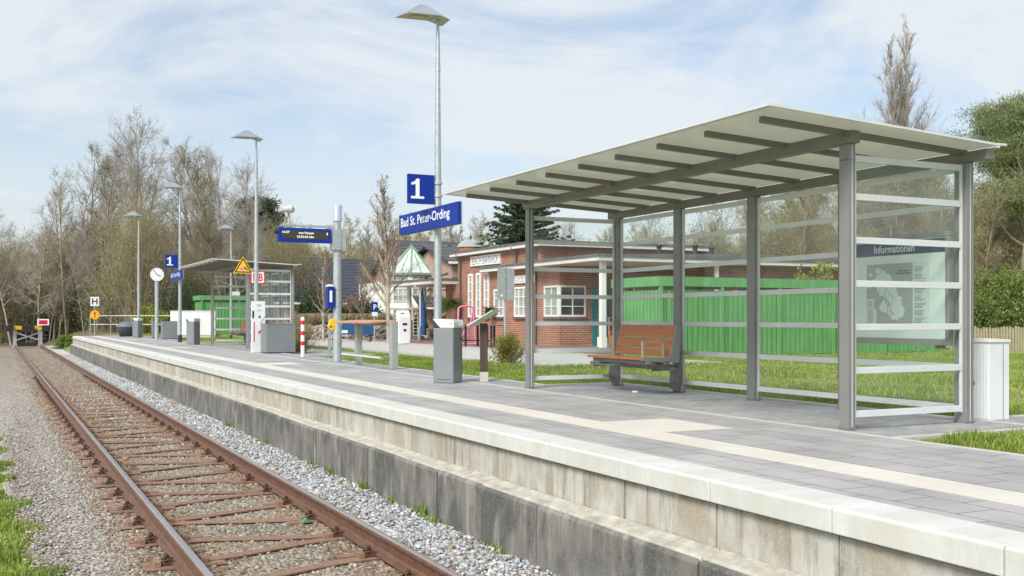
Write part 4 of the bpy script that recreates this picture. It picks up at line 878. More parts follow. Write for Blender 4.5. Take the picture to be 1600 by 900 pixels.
# ---------------------------------------------------------------- white switch cabinet right of the shelter
cb = thing('switch_cabinet', 'white electrical cabinet with a ribbed side standing right of the near shelter', 'cabinet', (8.38, 6.80, 0.77))
m = MB('cabinet_white'); m.bx(0, 0.27, 0, 0.34, 0.0, 0.75)
for k_ in range(9): m.bx(-0.008, -0.0005, 0.012 + k_ * 0.036, 0.032 + k_ * 0.036, 0.03, 0.72)
m.build('body', cb, bevel=0.003); MB('cabinet_white').prism([(-0.012, 0.7505), (0.282, 0.7505), (0.282, 0.775), (-0.012, 0.79)], -0.012, 0.352).build('roof', cb, bevel=0.003); MB('dark').bx(0.185, 0.188, -0.003, -0.0005, 0.02, 0.73).build('door_seam', cb)

# ---------------------------------------------------------------- far end of the platform: cabinets, railing, signs, grit bin
q = D(308, 50.5)
for i, (x0, x1, lb) in enumerate(((266, 281, 'leftmost white cabinet behind the station clock'), (282, 308, 'middle white cabinet right of the lamp with small signs'), (308.6, 336, 'right-hand white cabinet beside the distant shelter'))):
    A = D(x0, 51.0); B = D(x1, 51.0); wdt = math.hypot(B[0] - A[0], B[1] - A[1])
    t = thing('relay_cabinet', lb, 'cabinet', (A[0], A[1], 0.79), -YAW * 0.6, 'white relay cabinets')
    MB('cabinet_white').bx(0, wdt - 0.02, 0, 0.45, 0.12, 1.28).build('body', t, bevel=0.008); MB('concrete_pale').bx(0.01, wdt - 0.03, 0.02, 0.43, 0, 0.119).build('plinth', t); MB('cabinet_white').bx(-0.01, wdt - 0.01, -0.02, 0.47, 1.2805, 1.32).build('roof', t)
q = D(197, 54); gb = thing('grit_bin', 'dark rounded grit bin with a lighter lid at the far end of the platform', 'grit bin', (q[0], q[1], 0.78))
m = MB('gritbin'); m.tube([(0, 0, 0.1), (0, 0, 0.22), (0, 0, 0.45), (0, 0, 0.52)], [0.30, 0.40, 0.50, 0.50], 20); m.build('body', gb); m = MB('gritlid'); m.sph((0, 0, 0.525), 0.47, 20, 10, (1.04, 0.98, 0.55), z0=0.0); m.build('lid', gb); MB('tyre_black').bx(-0.3, 0.3, -0.3, 0.3, 0, 0.12).build('foot', gb)
rl = thing('railing', 'low galvanised tube railing across the far platform end', 'railing', (0, 0, 0))
pA = D(141, 60.5); pB = D(270, 60.5); m = MB('galv')
for k_ in range(5):
    f = k_ / 4; x = pA[0] + (pB[0] - pA[0]) * f; y = pA[1] + (pB[1] - pA[1]) * f; MB('galv').tube([(x, y, 0.75), (x, y, 1.9)], 0.028, 8).build('post', rl)
for z in (1.88, 1.38): MB('galv').tube([(pA[0], pA[1], z), (pB[0], pB[1], z)], 0.026, 8).build('tube_rail', rl)
q = D(148, 59.6); hs_ = thing('stop_board', 'white square board with a black H on a slim post', 'sign', (q[0], q[1], 0.78)); zh = ZZ(471, 59.6) - 0.78
MB('galv').tube([(0, 0, 0), (0, 0, zh + 0.2)], 0.03, 10).build('post', hs_)
m = MB('sign_white').bx(-0.23, 0.23, -0.05, -0.03, zh - 0.26, zh + 0.26).mat('tyre_black'); m.bx(-0.15, -0.085, -0.054, -0.0505, zh - 0.18, zh + 0.18); m.bx(0.085, 0.15, -0.054, -0.0505, zh - 0.18, zh + 0.18); m.bx(-0.084, 0.084, -0.054, -0.0505, zh - 0.035, zh + 0.035); m.build('board', hs_)
od = thing('round_sign', 'round orange disc with a black mark below the H board', 'sign', (q[0], q[1] - 0.02, ZZ(492, 59.6))); m = MB('orange_sign').tube([(0, -0.06, 0), (0, -0.04, 0)], 0.27, 26, smooth=False).mat('yellow_sign').disc((0, -0.0625, 0), (0, -1, 0), 0.20).mat('tyre_black').bx(-0.025, 0.025, -0.066, -0.063, -0.14, 0.14).bx(-0.08, -0.0255, -0.066, -0.063, 0.09, 0.14).bx(0.0255, 0.08, -0.066, -0.063, 0.09, 0.14); m.build('disc', od); MB('galv').bx(-0.04, 0.04, -0.0395, -0.012, -0.08, 0.08).build('clamp', od)
# logo board on the distant shelter
q = (SX2, SY2); lg = thing('logo_sign', 'small white board with a red letter logo on the distant shelter', 'sign', (SX2 + 0.06, SY2 - 0.15, PZ + 2.02))
m = MB('red_sign').bx(0, 0.44, -0.02, 0.02, 0, 0.40).mat('sign_white').bx(0.03, 0.41, -0.0225, -0.0205, 0.03, 0.37).mat('red_sign'); m.text('DB', (0.07, -0.0245, 0.08), (1, 0, 0), (0, 0, 1), 0.30, 0.24, 0.02); m.build('board', lg)
MB('galv').bx(0.18, 0.22, 0.0205, 0.10, 0.05, 0.35).build('bracket', lg)
# ================================================================ buildings
def XatY(x, Y):
    u = (x - 800) / FPX; return Y * (SY + CY * u) / (CY - SY * u)
def YatX(x, X):
    u = (x - 800) / FPX; return X * (CY - SY * u) / (SY + CY * u)
def window(parent, face, a0, a1, z0, z1, at, cols, rows, glass='pane', frame='window_white', fw=0.07, mw=0.035, proud=0.05, sill=True, name='window'):
    """face 'x': wall facing -x at x=at, a along y; face 'y': wall facing -y at y=at, a along x"""
    def B(m, u0, u1, v0, v1, d0, d1):
        if face == 'x': m.bx(at - d1, at - d0, u0, u1, v0, v1)
        else: m.bx(u0, u1, at - d1, at - d0, v0, v1)
    m = MB(frame)
    B(m, a0, a0 + fw, z0, z1, -0.02, proud); B(m, a1 - fw, a1, z0, z1, -0.02, proud); B(m, a0 + fw, a1 - fw, z0, z0 + fw, -0.02, proud); B(m, a0 + fw, a1 - fw, z1 - fw, z1, -0.02, proud)
    for c_ in range(1, cols):
        x = a0 + (a1 - a0) * c_ / cols; B(m, x - mw / 2, x + mw / 2, z0 + fw, z1 - fw, 0.012, proud - 0.01)
    for r_ in range(1, rows):
        z = z0 + (z1 - z0) * r_ / rows; B(m, a0 + fw, a1 - fw, z - mw / 2, z + mw / 2, 0.0125, proud - 0.013)
    w_ = m.build(name, parent)
    p = MB(glass); B(p, a0 + fw, a1 - fw, z0 + fw, z1 - fw, 0.002, 0.010); p.build('pane', w_)
    if sill: s_ = MB('sill'); B(s_, a0 - 0.04, a1 + 0.04, z0 - 0.09, z0 - 0.003, -0.02, 0.08); s_.build('sill', w_)
    return w_
stn = thing('station_building', 'red brick flat-roofed station building with tall white windows and two name boards', 'building', (0, 0, 0))
WX = 18.9
m = MB('brick'); m.bx(WX, 27, 35.6, 43.6, 0.5, 4.52); m.bx(WX, 27, 34.1, 35.598, 0.5, 3.70); m.bx(23.9, 32, 31.0, 34.098, 0.5, 3.70); m.bx(WX, 21.5, 43.602, 45.0, 0.5, 3.33); m.build('wall', stn)
m = MB('roof_felt'); m.bx(18.60, 26.8, 35.15, 44.0, 4.66, 4.74); m.bx(18.9, 26, 36, 43, 4.74, 4.78)
m.bx(18.25, 31.6, 30.25, 35.598, 3.84, 3.93); m.bx(18.55, 18.898, 35.6, 40.6, 3.84, 3.93)
m.prism([(18.6, 3.931), (31.2, 3.931), (25, 4.12)], 30.6, 35.1)
m.build('roof', stn)
m = MB('fascia'); m.bx(18.64, 26.76, 35.19, 43.96, 4.521, 4.659); m.build('fascia', stn)
m = MB('fascia'); m.bx(18.29, 31.56, 30.29, 35.597, 3.701, 3.839); m.bx(18.59, 18.897, 35.6, 40.56, 3.701, 3.839); m.build('fascia', stn)
MB('window_white').bx(18.58, 18.76, 30.55, 30.73, 0.5, 3.70).build('porch_post', stn)
MB('window_white').bx(23.4, 23.52, 30.55, 30.67, 0.5, 3.70).build('porch_post', stn)
for (y, z1) in ((35.9, 4.5), (43.2, 4.5)):
    MB('sill').tube([(WX - 0.25, y, z1 + 0.1), (WX - 0.2, y, z1 - 0.12), (WX - 0.06, y, z1 - 0.25), (WX - 0.06, y, 0.7)], 0.045, 8).build('downpipe', stn)
MB('sill').tube([(WX - 0.25, 37.6, 4.6), (WX - 0.2, 37.6, 4.4), (WX - 0.06, 37.6, 4.25), (WX - 0.06, 37.6, 3.93)], 0.045, 8).build('downpipe', stn)
for x in (736, 748.3, 761): 
    y = YatX(x, WX); window(stn, 'x', y - 0.24, y + 0.24, 1.78, 3.70, WX, 1, 5, 'pane_light', fw=0.09)
y = YatX(780, WX); window(stn, 'x', y - 0.5, y + 0.45, 1.80, 2.95, WX, 2, 3, 'pane_light')
y = YatX(815, WX); window(stn, 'x', y - 0.60, y + 0.60, 1.80, 2.99, WX, 3, 3, 'pane_light')
window(stn, 'x', 34.14, 35.25, 1.80, 2.97, WX, 2, 3, 'pane_light'); window(stn, 'y', 18.88, 20.02, 1.80, 2.97, 34.1, 2, 3)
window(stn, 'y', 21.25, 22.2, 1.80, 2.97, 34.1, 2, 3)
window(stn, 'y', 24.6, 25.6, 1.80, 2.97, 31.0, 2, 3)
m = MB('teal'); m.bx(20.30, 21.05, 34.04, 34.098, 0.71, 2.92); d_ = m.build('door', stn); MB('pane_light').bx(20.52, 20.86, 34.03, 34.038, 1.2, 2.6).build('pane', d_)
for (y0, y1, z0, z1, tx, hw) in ((YatX(783, WX), YatX(736.2, WX), 4.0, 4.47, 'BEACH BAHNHOF', 0.86), (YatX(838, WX), YatX(804, WX), 3.12, 3.47, 'GOOD TIMES', 0.86)):
    m = MB('sign_white'); m.bx(WX - 0.05, WX - 0.001, y0, y1, z0, z1); L_ = y1 - y0
    m.mat('tyre_black'); m.text(tx, (WX - 0.053, y1 - L_ * 0.06, z0 + (z1 - z0) * 0.16), (0, -1, 0), (0, 0, 1), L_ * 0.88, (z1 - z0) * 0.66, -0.012)
    for (a, b_, c_, d2) in ((y0, y1, z0, z0 + 0.02), (y0, y1, z1 - 0.02, z1), (y0, y0 + 0.02, z0 + 0.021, z1 - 0.021), (y1 - 0.02, y1, z0 + 0.021, z1 - 0.021)): m.bx(WX - 0.0545, WX - 0.0505, a, b_, c_, d2)
    m.build('name_board', stn)
for (x, y) in ((22.6, 33.0), (23.9, 32.5), (25.2, 33.2)):
    m = MB('dark'); m.tube([(x, y, 3.93), (x, y, 4.45)], 0.09, 10); m.tube([(x, y, 4.45), (x, y, 4.52)], 0.14, 10); m.build('vent_pipe', stn)
# entrance canopy on the left
ec = thing('entrance_canopy', 'flat canopy with pale fascia on a round white post left of the brick station', 'canopy', (0, 0, 0))
y0, y1 = 43.7, YatX(610, 17.7)
MB('roof_felt').bx(17.62, 21.4, 45.01, y1, 3.46, 3.55).build('roof', ec); MB('roof_felt').bx(17.62, 18.88, 43.7, 45.009, 3.46, 3.55).build('roof', ec)
m = MB('fascia'); m.bx(17.66, 21.36, 45.01, y1 - 0.04, 3.30, 3.459); m.bx(17.66, 18.88, 43.74, 45.009, 3.30, 3.459); m.build('fascia', ec)
yp = YatX(662, 18.6); MB('window_white').tube([(18.6, yp, 0.72), (18.6, yp, 3.30)], 0.12, 16).build('post', ec); MB('sill').bx(18.2, 19.3, yp - 0.4, yp + 0.4, 0.6, 0.9).build('base', ec)
MB('window_white').tube([(18.6, 47 + 2.0, 0.72), (18.6, 49.0, 3.30)], 0.12, 16).build('post', ec)

def gable(t, x0, x1, y0, y1, zb, ze, zr, wm, rm, hip=False, ov=0.35):
    """ridge along x; front wall at y0"""
    ym = (y0 + y1) / 2
    m = MB(wm); m.prism([(y0, zb), (y1, zb), (y1, ze), (ym, zr - 0.15), (y0, ze)], x0, x1, 'x'); m.build('wall', t)
    sl = (zr - ze) / (ym - y0); m = MB(rm); k_ = 0.12
    m.prism([(y0 - ov, ze - ov * sl), (ym, zr), (y1 + ov, ze - ov * sl), (y1 + ov, ze - ov * sl + k_), (ym, zr + k_), (y0 - ov, ze - ov * sl + k_)], x0 - ov, x1 + ov, 'x'); m.build('roof', t)
    m = MB('window_white'); m.bx(x0 - ov, x1 + ov, y0 - ov - 0.06, y0 - ov - 0.002, ze - ov * sl - 0.05, ze - ov * sl + 0.08); m.build('gutter', t)
A = D(440, 70); Yh = A[1]; xr = XatY(612, Yh)
ha = thing('blue_roofed_house', 'low brick house under a big dark blue tiled roof behind the street trees', 'house', (0, 0, 0))
gable(ha, A[0] - 0.2, xr, Yh, Yh + 9.5, 0.5, 2.95, 6.0, 'brick_pale', 'tiles_blue')
for x in (485, 540, 598): xx = XatY(x, Yh); window(ha, 'y', xx - 0.45, xx + 0.45, 1.3, 2.4, Yh, 2, 2)
xx = XatY(559, Yh + 1); sk = MB('window_white').prism([(Yh + 0.9, 3.42), (Yh + 1.75, 3.97), (Yh + 1.72, 4.03), (Yh + 0.87, 3.48)], xx - 0.3, xx + 0.3, 'x').build('skylight', ha)
xx0, xx1 = XatY(577, Yh - 2.5), XatY(603, Yh - 2.5)
g2 = thing('porch_gable', 'small grey tiled side roof between the blue-roofed house and the white tower', 'annexe', (0, 0, 0))
m = MB('brick_pale').prism([(xx0, 0.5), (xx1, 0.5), (xx1, 2.5), ((xx0 + xx1) / 2, 3.3), (xx0, 2.5)], Yh - 2.4, Yh - 0.01, 'y'); m.build('wall', g2)
xm = (xx0 + xx1) / 2; m = MB('tiles_grey').prism([(xx0 - 0.3, 2.25), (xm, 3.42), (xx1 + 0.3, 2.25), (xx1 + 0.3, 2.38), (xm, 3.56), (xx0 - 0.3, 2.38)], Yh - 2.8, Yh - 0.012, 'y'); m.build('roof', g2)
# white house with a glass turret
tw = thing('turret_house', 'white house with a pale green glass turret and steep grey tiled roofs', 'house', (0, 0, 0))
c0_ = D(643, 64); rT = 1.62; zb_, za_ = 4.40, 6.15
def octo(r_, z, k_=8, ph_=PI / 8): return [(c0_[0] + r_ * math.cos(2 * PI * i / k_ + ph_), c0_[1] + r_ * math.sin(2 * PI * i / k_ + ph_), z) for i in range(k_)]
m = MB('render_white'); lo, hi = octo(rT, 0.5), octo(rT, zb_); m.add(lo + hi, [(i, (i + 1) % 8, 8 + (i + 1) % 8, 8 + i) for i in range(8)]); m.build('turret_wall', tw)
m = MB('turret_glass'); e_ = octo(rT + 0.15, zb_); m.add(e_ + [(c0_[0], c0_[1], za_)], [(i, (i + 1) % 8, 8) for i in range(8)] + [tuple(range(8))[::-1]]); m.build('turret_roof', tw)
m = MB('green_metal')
for i in range(8):
    m.beam(e_[i], (c0_[0], c0_[1], za_ + 0.03), 0.09, 0.09); m.beam(e_[i], e_[(i + 1) % 8], 0.10, 0.14)
    a = Vector(e_[i]).lerp(Vector(e_[(i + 1) % 8]), 0.5); m.beam(a, Vector(a).lerp(Vector((c0_[0], c0_[1], za_)), 0.72), 0.05, 0.07)
m.tube([(c0_[0], c0_[1], za_), (c0_[0], c0_[1], za_ + 0.22)], 0.03, 6)
m.build('glazing_bars', tw)
for i in (3, 4, 5, 6):
    a, b_ = Vector(octo(rT, 0)[i]), Vector(octo(rT, 0)[(i + 1) % 8]); d = (b_ - a); nrm = Vector((d.y, -d.x, 0)).normalized()
    if nrm.dot(Vector((c0_[0], c0_[1], 0))) > 0: nrm = -nrm
    for (z0, z1) in ((2.75, 4.25), (0.95, 2.35)):
        m = MB('window_cream'); p0 = a + d * 0.1 + nrm * 0.03; p1 = a + d * 0.9 + nrm * 0.03
        for f in (0, 0.33, 0.66, 1.0): q_ = p0.lerp(p1, f); m.beam((q_.x, q_.y, z0), (q_.x, q_.y, z1), 0.06, 0.05, up=nrm)
        for k_ in range(5): z = z0 + (z1 - z0) * k_ / 4; m.beam((p0.x, p0.y, z), (p1.x, p1.y, z), 0.05, 0.045)
        wn = m.build('window', tw); g_ = MB('pane_light'); q0 = p0 - nrm * 0.02; q1 = p1 - nrm * 0.02
        g_.add([(q0.x, q0.y, z0), (q1.x, q1.y, z0), (q1.x, q1.y, z1), (q0.x, q0.y, z1)], [(0, 1, 2, 3)]); g_.build('pane', wn)
Yt = c0_[1] + 0.6; xa, xb_ = c0_[0] - 1.6, XatY(745, Yt)
m = MB('render_white').bx(xa + 0.4, c0_[0] + 2.5, Yt, Yt + 6, 0.5, 4.0); m.build('wall', tw)
gable(tw, c0_[0] + 0.4, xb_, Yt + 0.5, Yt + 7.5, 0.5, 4.5, 6.75, 'brick_pale', 'tiles_grey')
x0_, x1_ = XatY(687, Yt), XatY(712, Yt)
window(tw, 'y', x0_, x1_, 4.55, 5.75, Yt - 0.1, 4, 2, 'pane_light', sill=False); MB('brick_pale').prism([(x0_ - 0.3, 3.9), (x1_ + 0.3, 3.9), (x1_ + 0.3, 5.5), ((x0_ + x1_) / 2, 6.15), (x0_ - 0.3, 5.5)], Yt - 0.09, Yt + 3, 'y').build('dormer_wall', tw)
m = MB('tiles_grey'); xm_ = (x0_ + x1_) / 2
m.prism([(x0_ - 0.55, 5.3), (xm_, 6.25), (x1_ + 0.55, 5.3), (x1_ + 0.55, 5.42), (xm_, 6.38), (x0_ - 0.55, 5.42)], Yt - 0.3, Yt + 3, 'y'); m.build('dormer_roof', tw)
# low tiled lean-to in front, right of the turret
Yl = Yt - 3.2; xl0, xl1 = XatY(652, Yl), XatY(740, Yl)
m = MB('brick_pale').bx(xl0 + 0.3, xl1, Yl + 0.4, Yt - 0.31, 0.5, 2.5); m.build('annexe_wall', tw)
m = MB('tiles_grey').prism([(Yl, 2.35), (Yl + 2.8, 4.0), (Yl + 2.8, 4.12), (Yl, 2.47)], xl0, xl1, 'x'); m.build('annexe_roof', tw)
m = MB('window_white').beam((xl0 - 0.02, Yl - 0.02, 2.35), (xl0 - 0.02, Yl + 2.8, 4.05), 0.08, 0.25); m.bx(xl0, xl1, Yl - 0.1, Yl - 0.002, 2.28, 2.4); m.build('barge_board', tw)
m = MB('render_white').bx(XatY(679, Yl), XatY(722, Yl), Yl - 0.45, Yl - 0.12, 2.6, 3.3).build('white_sign_panel', tw)
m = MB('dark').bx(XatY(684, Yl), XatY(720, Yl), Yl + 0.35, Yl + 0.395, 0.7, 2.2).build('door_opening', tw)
# far brick house with a small dome
hc = thing('domed_house', 'grey roofed house with a small glazed dome behind the brick station', 'house', (0, 0, 0))
A = D(706, 60); xr = XatY(800, A[1]); gable(hc, A[0], xr, A[1], A[1] + 7, 0.5, 5.0, 6.0, 'brick_pale', 'tiles_grey')
dc = D(751, 61); m = MB('wood_red').tube([(dc[0], A[1] + 1.6, 5.0), (dc[0], A[1] + 1.6, 5.95)], 0.75, 12, smooth=False); m.build('dome_base', hc)
m = MB('pane_light'); m.sph((dc[0], A[1] + 1.6, 5.95), 0.82, 12, 8, (1, 1, 0.6), z0=0.0); m.mat('dark').tube([(dc[0], A[1] + 1.6, 6.4), (dc[0], A[1] + 1.6, 6.65)], 0.06, 6); m.build('dome', hc)

# ---------------------------------------------------------------- green sheds
def green_shed(t, x0, x1, y0, y1, zb, zt, pitch=0.178):
    m = MB('shed_green'); m.bx(x0, x1, y0, y1, zt - 0.26, zt); m.build('fascia', t)
    m = MB('roof_felt'); m.bx(x0 + 0.05, x1 - 0.05, y0 + 0.05, y1 - 0.05, zt + 0.001, zt + 0.02); m.build('roof', t)
    m = MB('shed_green'); rr_ = random.Random(int(x0 * 7)); x = x0 + 0.16
    while x < x1 - 0.2:
        m.bx(x, x + pitch - 0.026, y0 + 0.09 + rr_.uniform(0, 0.008), y0 + 0.115, zb + rr_.uniform(0.0, 0.03), zt - 0.36); x += pitch
    y = y0 + 0.2
    while y < y1 - 0.2: m.bx(x0 + 0.09, x0 + 0.115, y, y + pitch - 0.026, zb, zt - 0.36); y += pitch
    for z in (zb + 0.3, zt - 0.6): m.bx(x0 + 0.12, x1 - 0.1, y0 + 0.12, y0 + 0.16, z, z + 0.08); m.bx(x0 + 0.12, x0 + 0.16, y0 + 0.17, y1 - 0.1, z, z + 0.08)
    m.build('slat_wall', t)
    n_ = max(2, round((x1 - x0) / 2.1) + 1)
    for i in range(n_):
        x = x0 + 0.04 + (x1 - x0 - 0.16) * i / (n_ - 1); MB('shed_green').bx(x, x + 0.10, y0 + 0.01, y0 + 0.088, zb - 0.1, zt - 0.261).build('post', t)
    MB('wood_dark').bx(x0 + 0.3, x1 - 0.2, y0 + 0.6, y0 + 0.7, zb, zt - 0.40).build('shade_backing', t)  # added dark sheet behind the slats, stands for the darkness in the gaps
gs = thing('green_shed', 'long bright green slatted shed behind the near shelter', 'shed', (0, 0, 0)); green_shed(gs, 16.5, 27.2, 24.1, 26.6, 0.66, 2.90)
A = D(313, 60); gs2 = thing('green_shed', 'small green slatted shed behind the distant shelter', 'shed', (0, 0, 0)); green_shed(gs2, A[0], A[0] + 3.4, A[1], A[1] + 2.5, 0.7, 3.05)
m = MB('white_paint').bx(A[0] + 1.9, A[0] + 2.3, A[1] + 0.3, A[1] + 0.6, 3.07, 3.3).build('roof_box', gs2)
# picket fence right of the shed
pf = thing('picket_fence', 'low pale wooden picket fence right of the white cabinet', 'fence', (0, 0, 0)); m = MB('wood_picket'); rr_ = random.Random(2); x = 27.3
while x < 40:
    h = 1.36 + rr_.uniform(-0.04, 0.05); w_ = 0.085; zb = 0.62; y = 23.6 + 0.02 * math.sin(x)
    m.prism([(x, zb), (x + w_, zb), (x + w_, h), (x + w_ * .8, h + 0.07), (x + w_ * .5, h + 0.09), (x + w_ * .2, h + 0.07), (x, h)], y, y + 0.025); x += 0.135 + rr_.uniform(-0.008, 0.01)
m.build('pickets', pf); m = MB('wood_picket'); m.bx(27.2, 40, 23.66, 23.70, 0.80, 0.88); m.bx(27.2, 40, 23.66, 23.70, 1.16, 1.24); m.build('rail', pf)

# ---------------------------------------------------------------- things on the square
q = D(789, 24.5); t = thing('traffic_sign', 'pair of grey road sign backs on one pole behind the green bush', 'road sign', (q[0], q[1], 0.68), R(6))
MB('galv').tube([(0, 0, 0), (0, 0, 2.27)], 0.032, 10).build('pole', t)
for (x0, x1) in ((-0.235, -0.012), (0.012, 0.225)):
    m = MB('galv').bx(x0, x1, -0.06, -0.045, 1.50, 2.24); m.build('board', t, bevel=0.004)
MB('galv').bx(-0.18, 0.17, -0.044, -0.02, 1.62, 1.66).bx(-0.18, 0.17, -0.044, -0.02, 2.06, 2.10).build('bracket', t); MB('sign_white').disc((-0.13, -0.062, 1.60), (0, -1, 0), 0.035, 14).build('sticker', t)
for (x, y0, y1, d, lb) in ((585, 472, 520, 46, 'blue parking sign with a white letter on a thin pole left of the white arbour'), (701, 477, 523, 52, 'narrow blue sign with white marks at the foot of the hanging plant')):
    q = D(x, d); zt = ZZ(y0, d) - 0.69; t = thing('parking_sign', lb, 'road sign', (q[0], q[1], 0.69)); MB('galv').tube([(0, 0, 0), (0, 0, zt)], 0.03, 8).build('pole', t)
    m = MB('sign_blue').bx(-0.14, 0.14, -0.05, -0.035, zt - 0.42, zt).mat('sign_white'); m.text('P', (-0.06, -0.053, zt - 0.34), (1, 0, 0), (0, 0, 1), 0.14, 0.24, 0.02); m.bx(-0.13, 0.13, -0.05, -0.035, zt - 0.62, zt - 0.44); m.build('board', t)
q = D(555, 47); t = thing('blue_board', 'low blue notice board with white squares behind the leaning table', 'board', (q[0], q[1], 0.66)); m = MB('parasol').bx(-0.75, 0.9, 0, 0.04, 0.35, 0.95).mat('sign_white'); m.bx(-0.68, -0.35, -0.004, -0.001, 0.42, 0.55); m.bx(-0.72, -0.62, -0.004, -0.001, 0.76, 0.86); m.build('board', t); m = MB('wood_dark').bx(-0.7, -0.6, 0.041, 0.1, 0, 0.9).bx(0.7, 0.8, 0.041, 0.1, 0, 0.9).build('post', t)
q = D(632, 43); t = thing('parking_machine', 'pale grey parking ticket machine with dark buttons on the square', 'ticket machine', (q[0], q[1], 0.70)); m = MB('cabinet_white').bx(-0.24, 0.24, 0, 0.35, 0, 0.95); m.prism([(0, 0.951), (0.35, 0.951), (0.35, 1.36), (0.12, 1.36), (0, 1.1)], -0.24, 0.24, 'x'); m.build('body', t, bevel=0.01)
m = MB('dark'); m.bx(-0.08, 0.12, -0.006, -0.002, 0.75, 0.85); m.bx(-0.04, 0.08, -0.006, -0.002, 0.5, 0.6); m.bx(-0.14, 0.0, 0.05, 0.06, 1.22, 1.26); m.build('panel', t)
for x, lb in ((637, 'left steel bollard in front of the parking machine'), (655, 'right steel bollard between the parking machine and the canopy post')):
    q = G(x, 532.5 if x < 640 else 533.5, 0.71); t = MB('galv').tube([(0, 0, 0), (0, 0, 0.66), (0, 0, 0.70)], [0.075, 0.075, 0.05], 14).build('bollard', loc=(q[0], q[1], 0.70)); tag(t, lb, 'bollard', 'steel bollards')
# white arbour
q = D(632, 52); t = thing('arbour', 'white trellis arbour with a flat top behind the parking machine', 'arbour', (q[0], q[1], 0.68)); z1 = ZZ(484, 52) - 0.68
for sx in (-0.55, 0.45):
    m = MB('white_paint'); 
    for x in (sx, sx + 0.25): m.bx(x, x + 0.035, 0, 0.04, 0, z1)
    for k_ in range(8): z = 0.2 + k_ * (z1 - 0.3) / 7; m.bx(sx + 0.036, sx + 0.249, 0, 0.03, z, z + 0.03)
    m.build('trellis', t)
MB('white_paint').bx(-0.95, 1.15, -0.2, 0.3, z1 + 0.001, z1 + 0.09).build('top', t)
q = D(657, 49); m = MB('white_paint').bx(-0.3, 0.3, 0, 0.03, 2.5, 2.9).bx(-0.03, 0.03, 0.031, 0.07, 0, 2.7); t = tag(m.build('blank_sign', loc=(q[0] + 0.0, q[1], 0.69)), 'small white panel on a pole above the white arbour', 'sign')
q = D(660, 49.2); t = thing('parasol', 'closed dark blue parasol standing by the canopy post', 'parasol', (q[0], q[1], 0.70)); MB('parasol').tube([(0, 0, 0.25), (0.03, 0, 0.8), (0, 0, 1.7), (-0.02, 0, 2.35)], [0.16, 0.19, 0.13, 0.03], 9, smooth=True).build('canopy', t); MB('wood_dark').tube([(0, 0, 0), (0, 0, 2.5)], 0.03, 8).build('pole', t)
# pink frame, dark tables
q = D(729, 40); t = thing('pink_frame', 'pink arched metal frame standing against the brick station', 'garden ornament', (q[0], q[1], 0.71)); zt = ZZ(478, 40) - 0.71
m = MB('pink'); arc = [(-0.30 + 0.0, 0, 0)] ; pts = [(-0.36, 0, 0.9), (-0.34, 0, zt - 0.12)] + [(-0.34 + 0.62 * (1 - math.cos(a)) / 2, 0, zt - 0.12 + 0.12 * math.sin(a)) for a in [PI * k_ / 8 for k_ in range(9)]] + [(0.30, 0, 0.9), (0.4, 0, 0.05)]
m.tube(pts, 0.035, 8); m.tube([(-0.36, 0, 0.9), (-0.25, 0, 0.75), (0.1, 0, 0.75), (0.30, 0, 0.9)], 0.03, 8); m.tube([(0.26, 0, zt - 0.2), (0.16, 0.1, 0.6), (0.0, 0.1, 0.1)], 0.03, 8); m.tube([(-0.34, 0, 0.05), (-0.2, 0.05, 0.03), (0.4, 0, 0.05)], 0.03, 8); m.tube([(0.05, 0, 0.8), (-0.3, 0, 0.1)], 0.028, 8)
m.build('frame', t)
for (x, d, wd, lb) in ((737, 38.5, 1.1, 'dark garden table with thin legs behind the litter bin'), (770, 37.5, 0.7, 'dark slatted garden seat beside the brick wall')):
    q = D(x, d); t = thing('garden_table', lb, 'garden table', (q[0], q[1], 0.71), 0.2); z = ZZ(507.5, d) - 0.71
    MB('roof_felt').bx(-wd / 2, wd / 2, -0.35, 0.35, z - 0.04, z).build('tabletop', t)
    for sx in (-1, 1):
        for sy_ in (-1, 1): x_ = sx * (wd / 2 - 0.06); MB('black_frame').bx(x_ - 0.03, x_ + 0.03, sy_ * 0.3 - 0.03, sy_ * 0.3 + 0.03, 0, z - 0.041).build('leg', t)
    MB('black_frame').bx(-wd / 2 + 0.1, wd / 2 - 0.1, -0.02, 0.02, 0.2, 0.24).build('stretcher', t)
q = D(780, 37); MB('fascia'); 
# doorway clutter of the porch
q = (20.0, 33.1); t = thing('plant_stand', 'wooden A-frame stand by the teal porch door', 'stand', (20.15, 32.6, 0.71)); m = MB('wood_pale')
for x in (0, 0.42): m.beam((x, 0, 0), (x + 0.03, 0.1, 1.05), 0.045, 0.045)
m.bx(-0.02, 0.5, 0.05, 0.12, 1.02, 1.07); m.bx(0.03, 0.42, 0.0, 0.05, 0.5, 0.54); m.build('frame', t)
t = MB('terracotta').tube([(0, 0, 0), (0, 0, 0.36), (0, 0, 0.42)], [0.16, 0.22, 0.24], 16).build('flower_pot', loc=(20.2, 32.3, 0.71)); tag(t, 'terracotta flower pot in front of the wooden stand', 'flower pot')
t = MB('white_paint').bx(-0.12, 0.12, -0.15, 0.15, 0, 0.36).build('white_box', loc=(19.6, 32.2, 0.71)); tag(t, 'small white box on the pavement by the porch', 'box')
t = thing('potting_table', 'small wooden side table right of the white porch post', 'side table', (20.95, 31.6, 0.71)); MB('wood_pale').bx(0, 0.7, 0, 0.5, 0.85, 0.9).build('tabletop', t)
for (x, y) in ((0.02, 0.02), (0.64, 0.02), (0.02, 0.44), (0.64, 0.44)): MB('wood_pale').bx(x, x + 0.05, y, y + 0.05, 0, 0.849).build('leg', t)
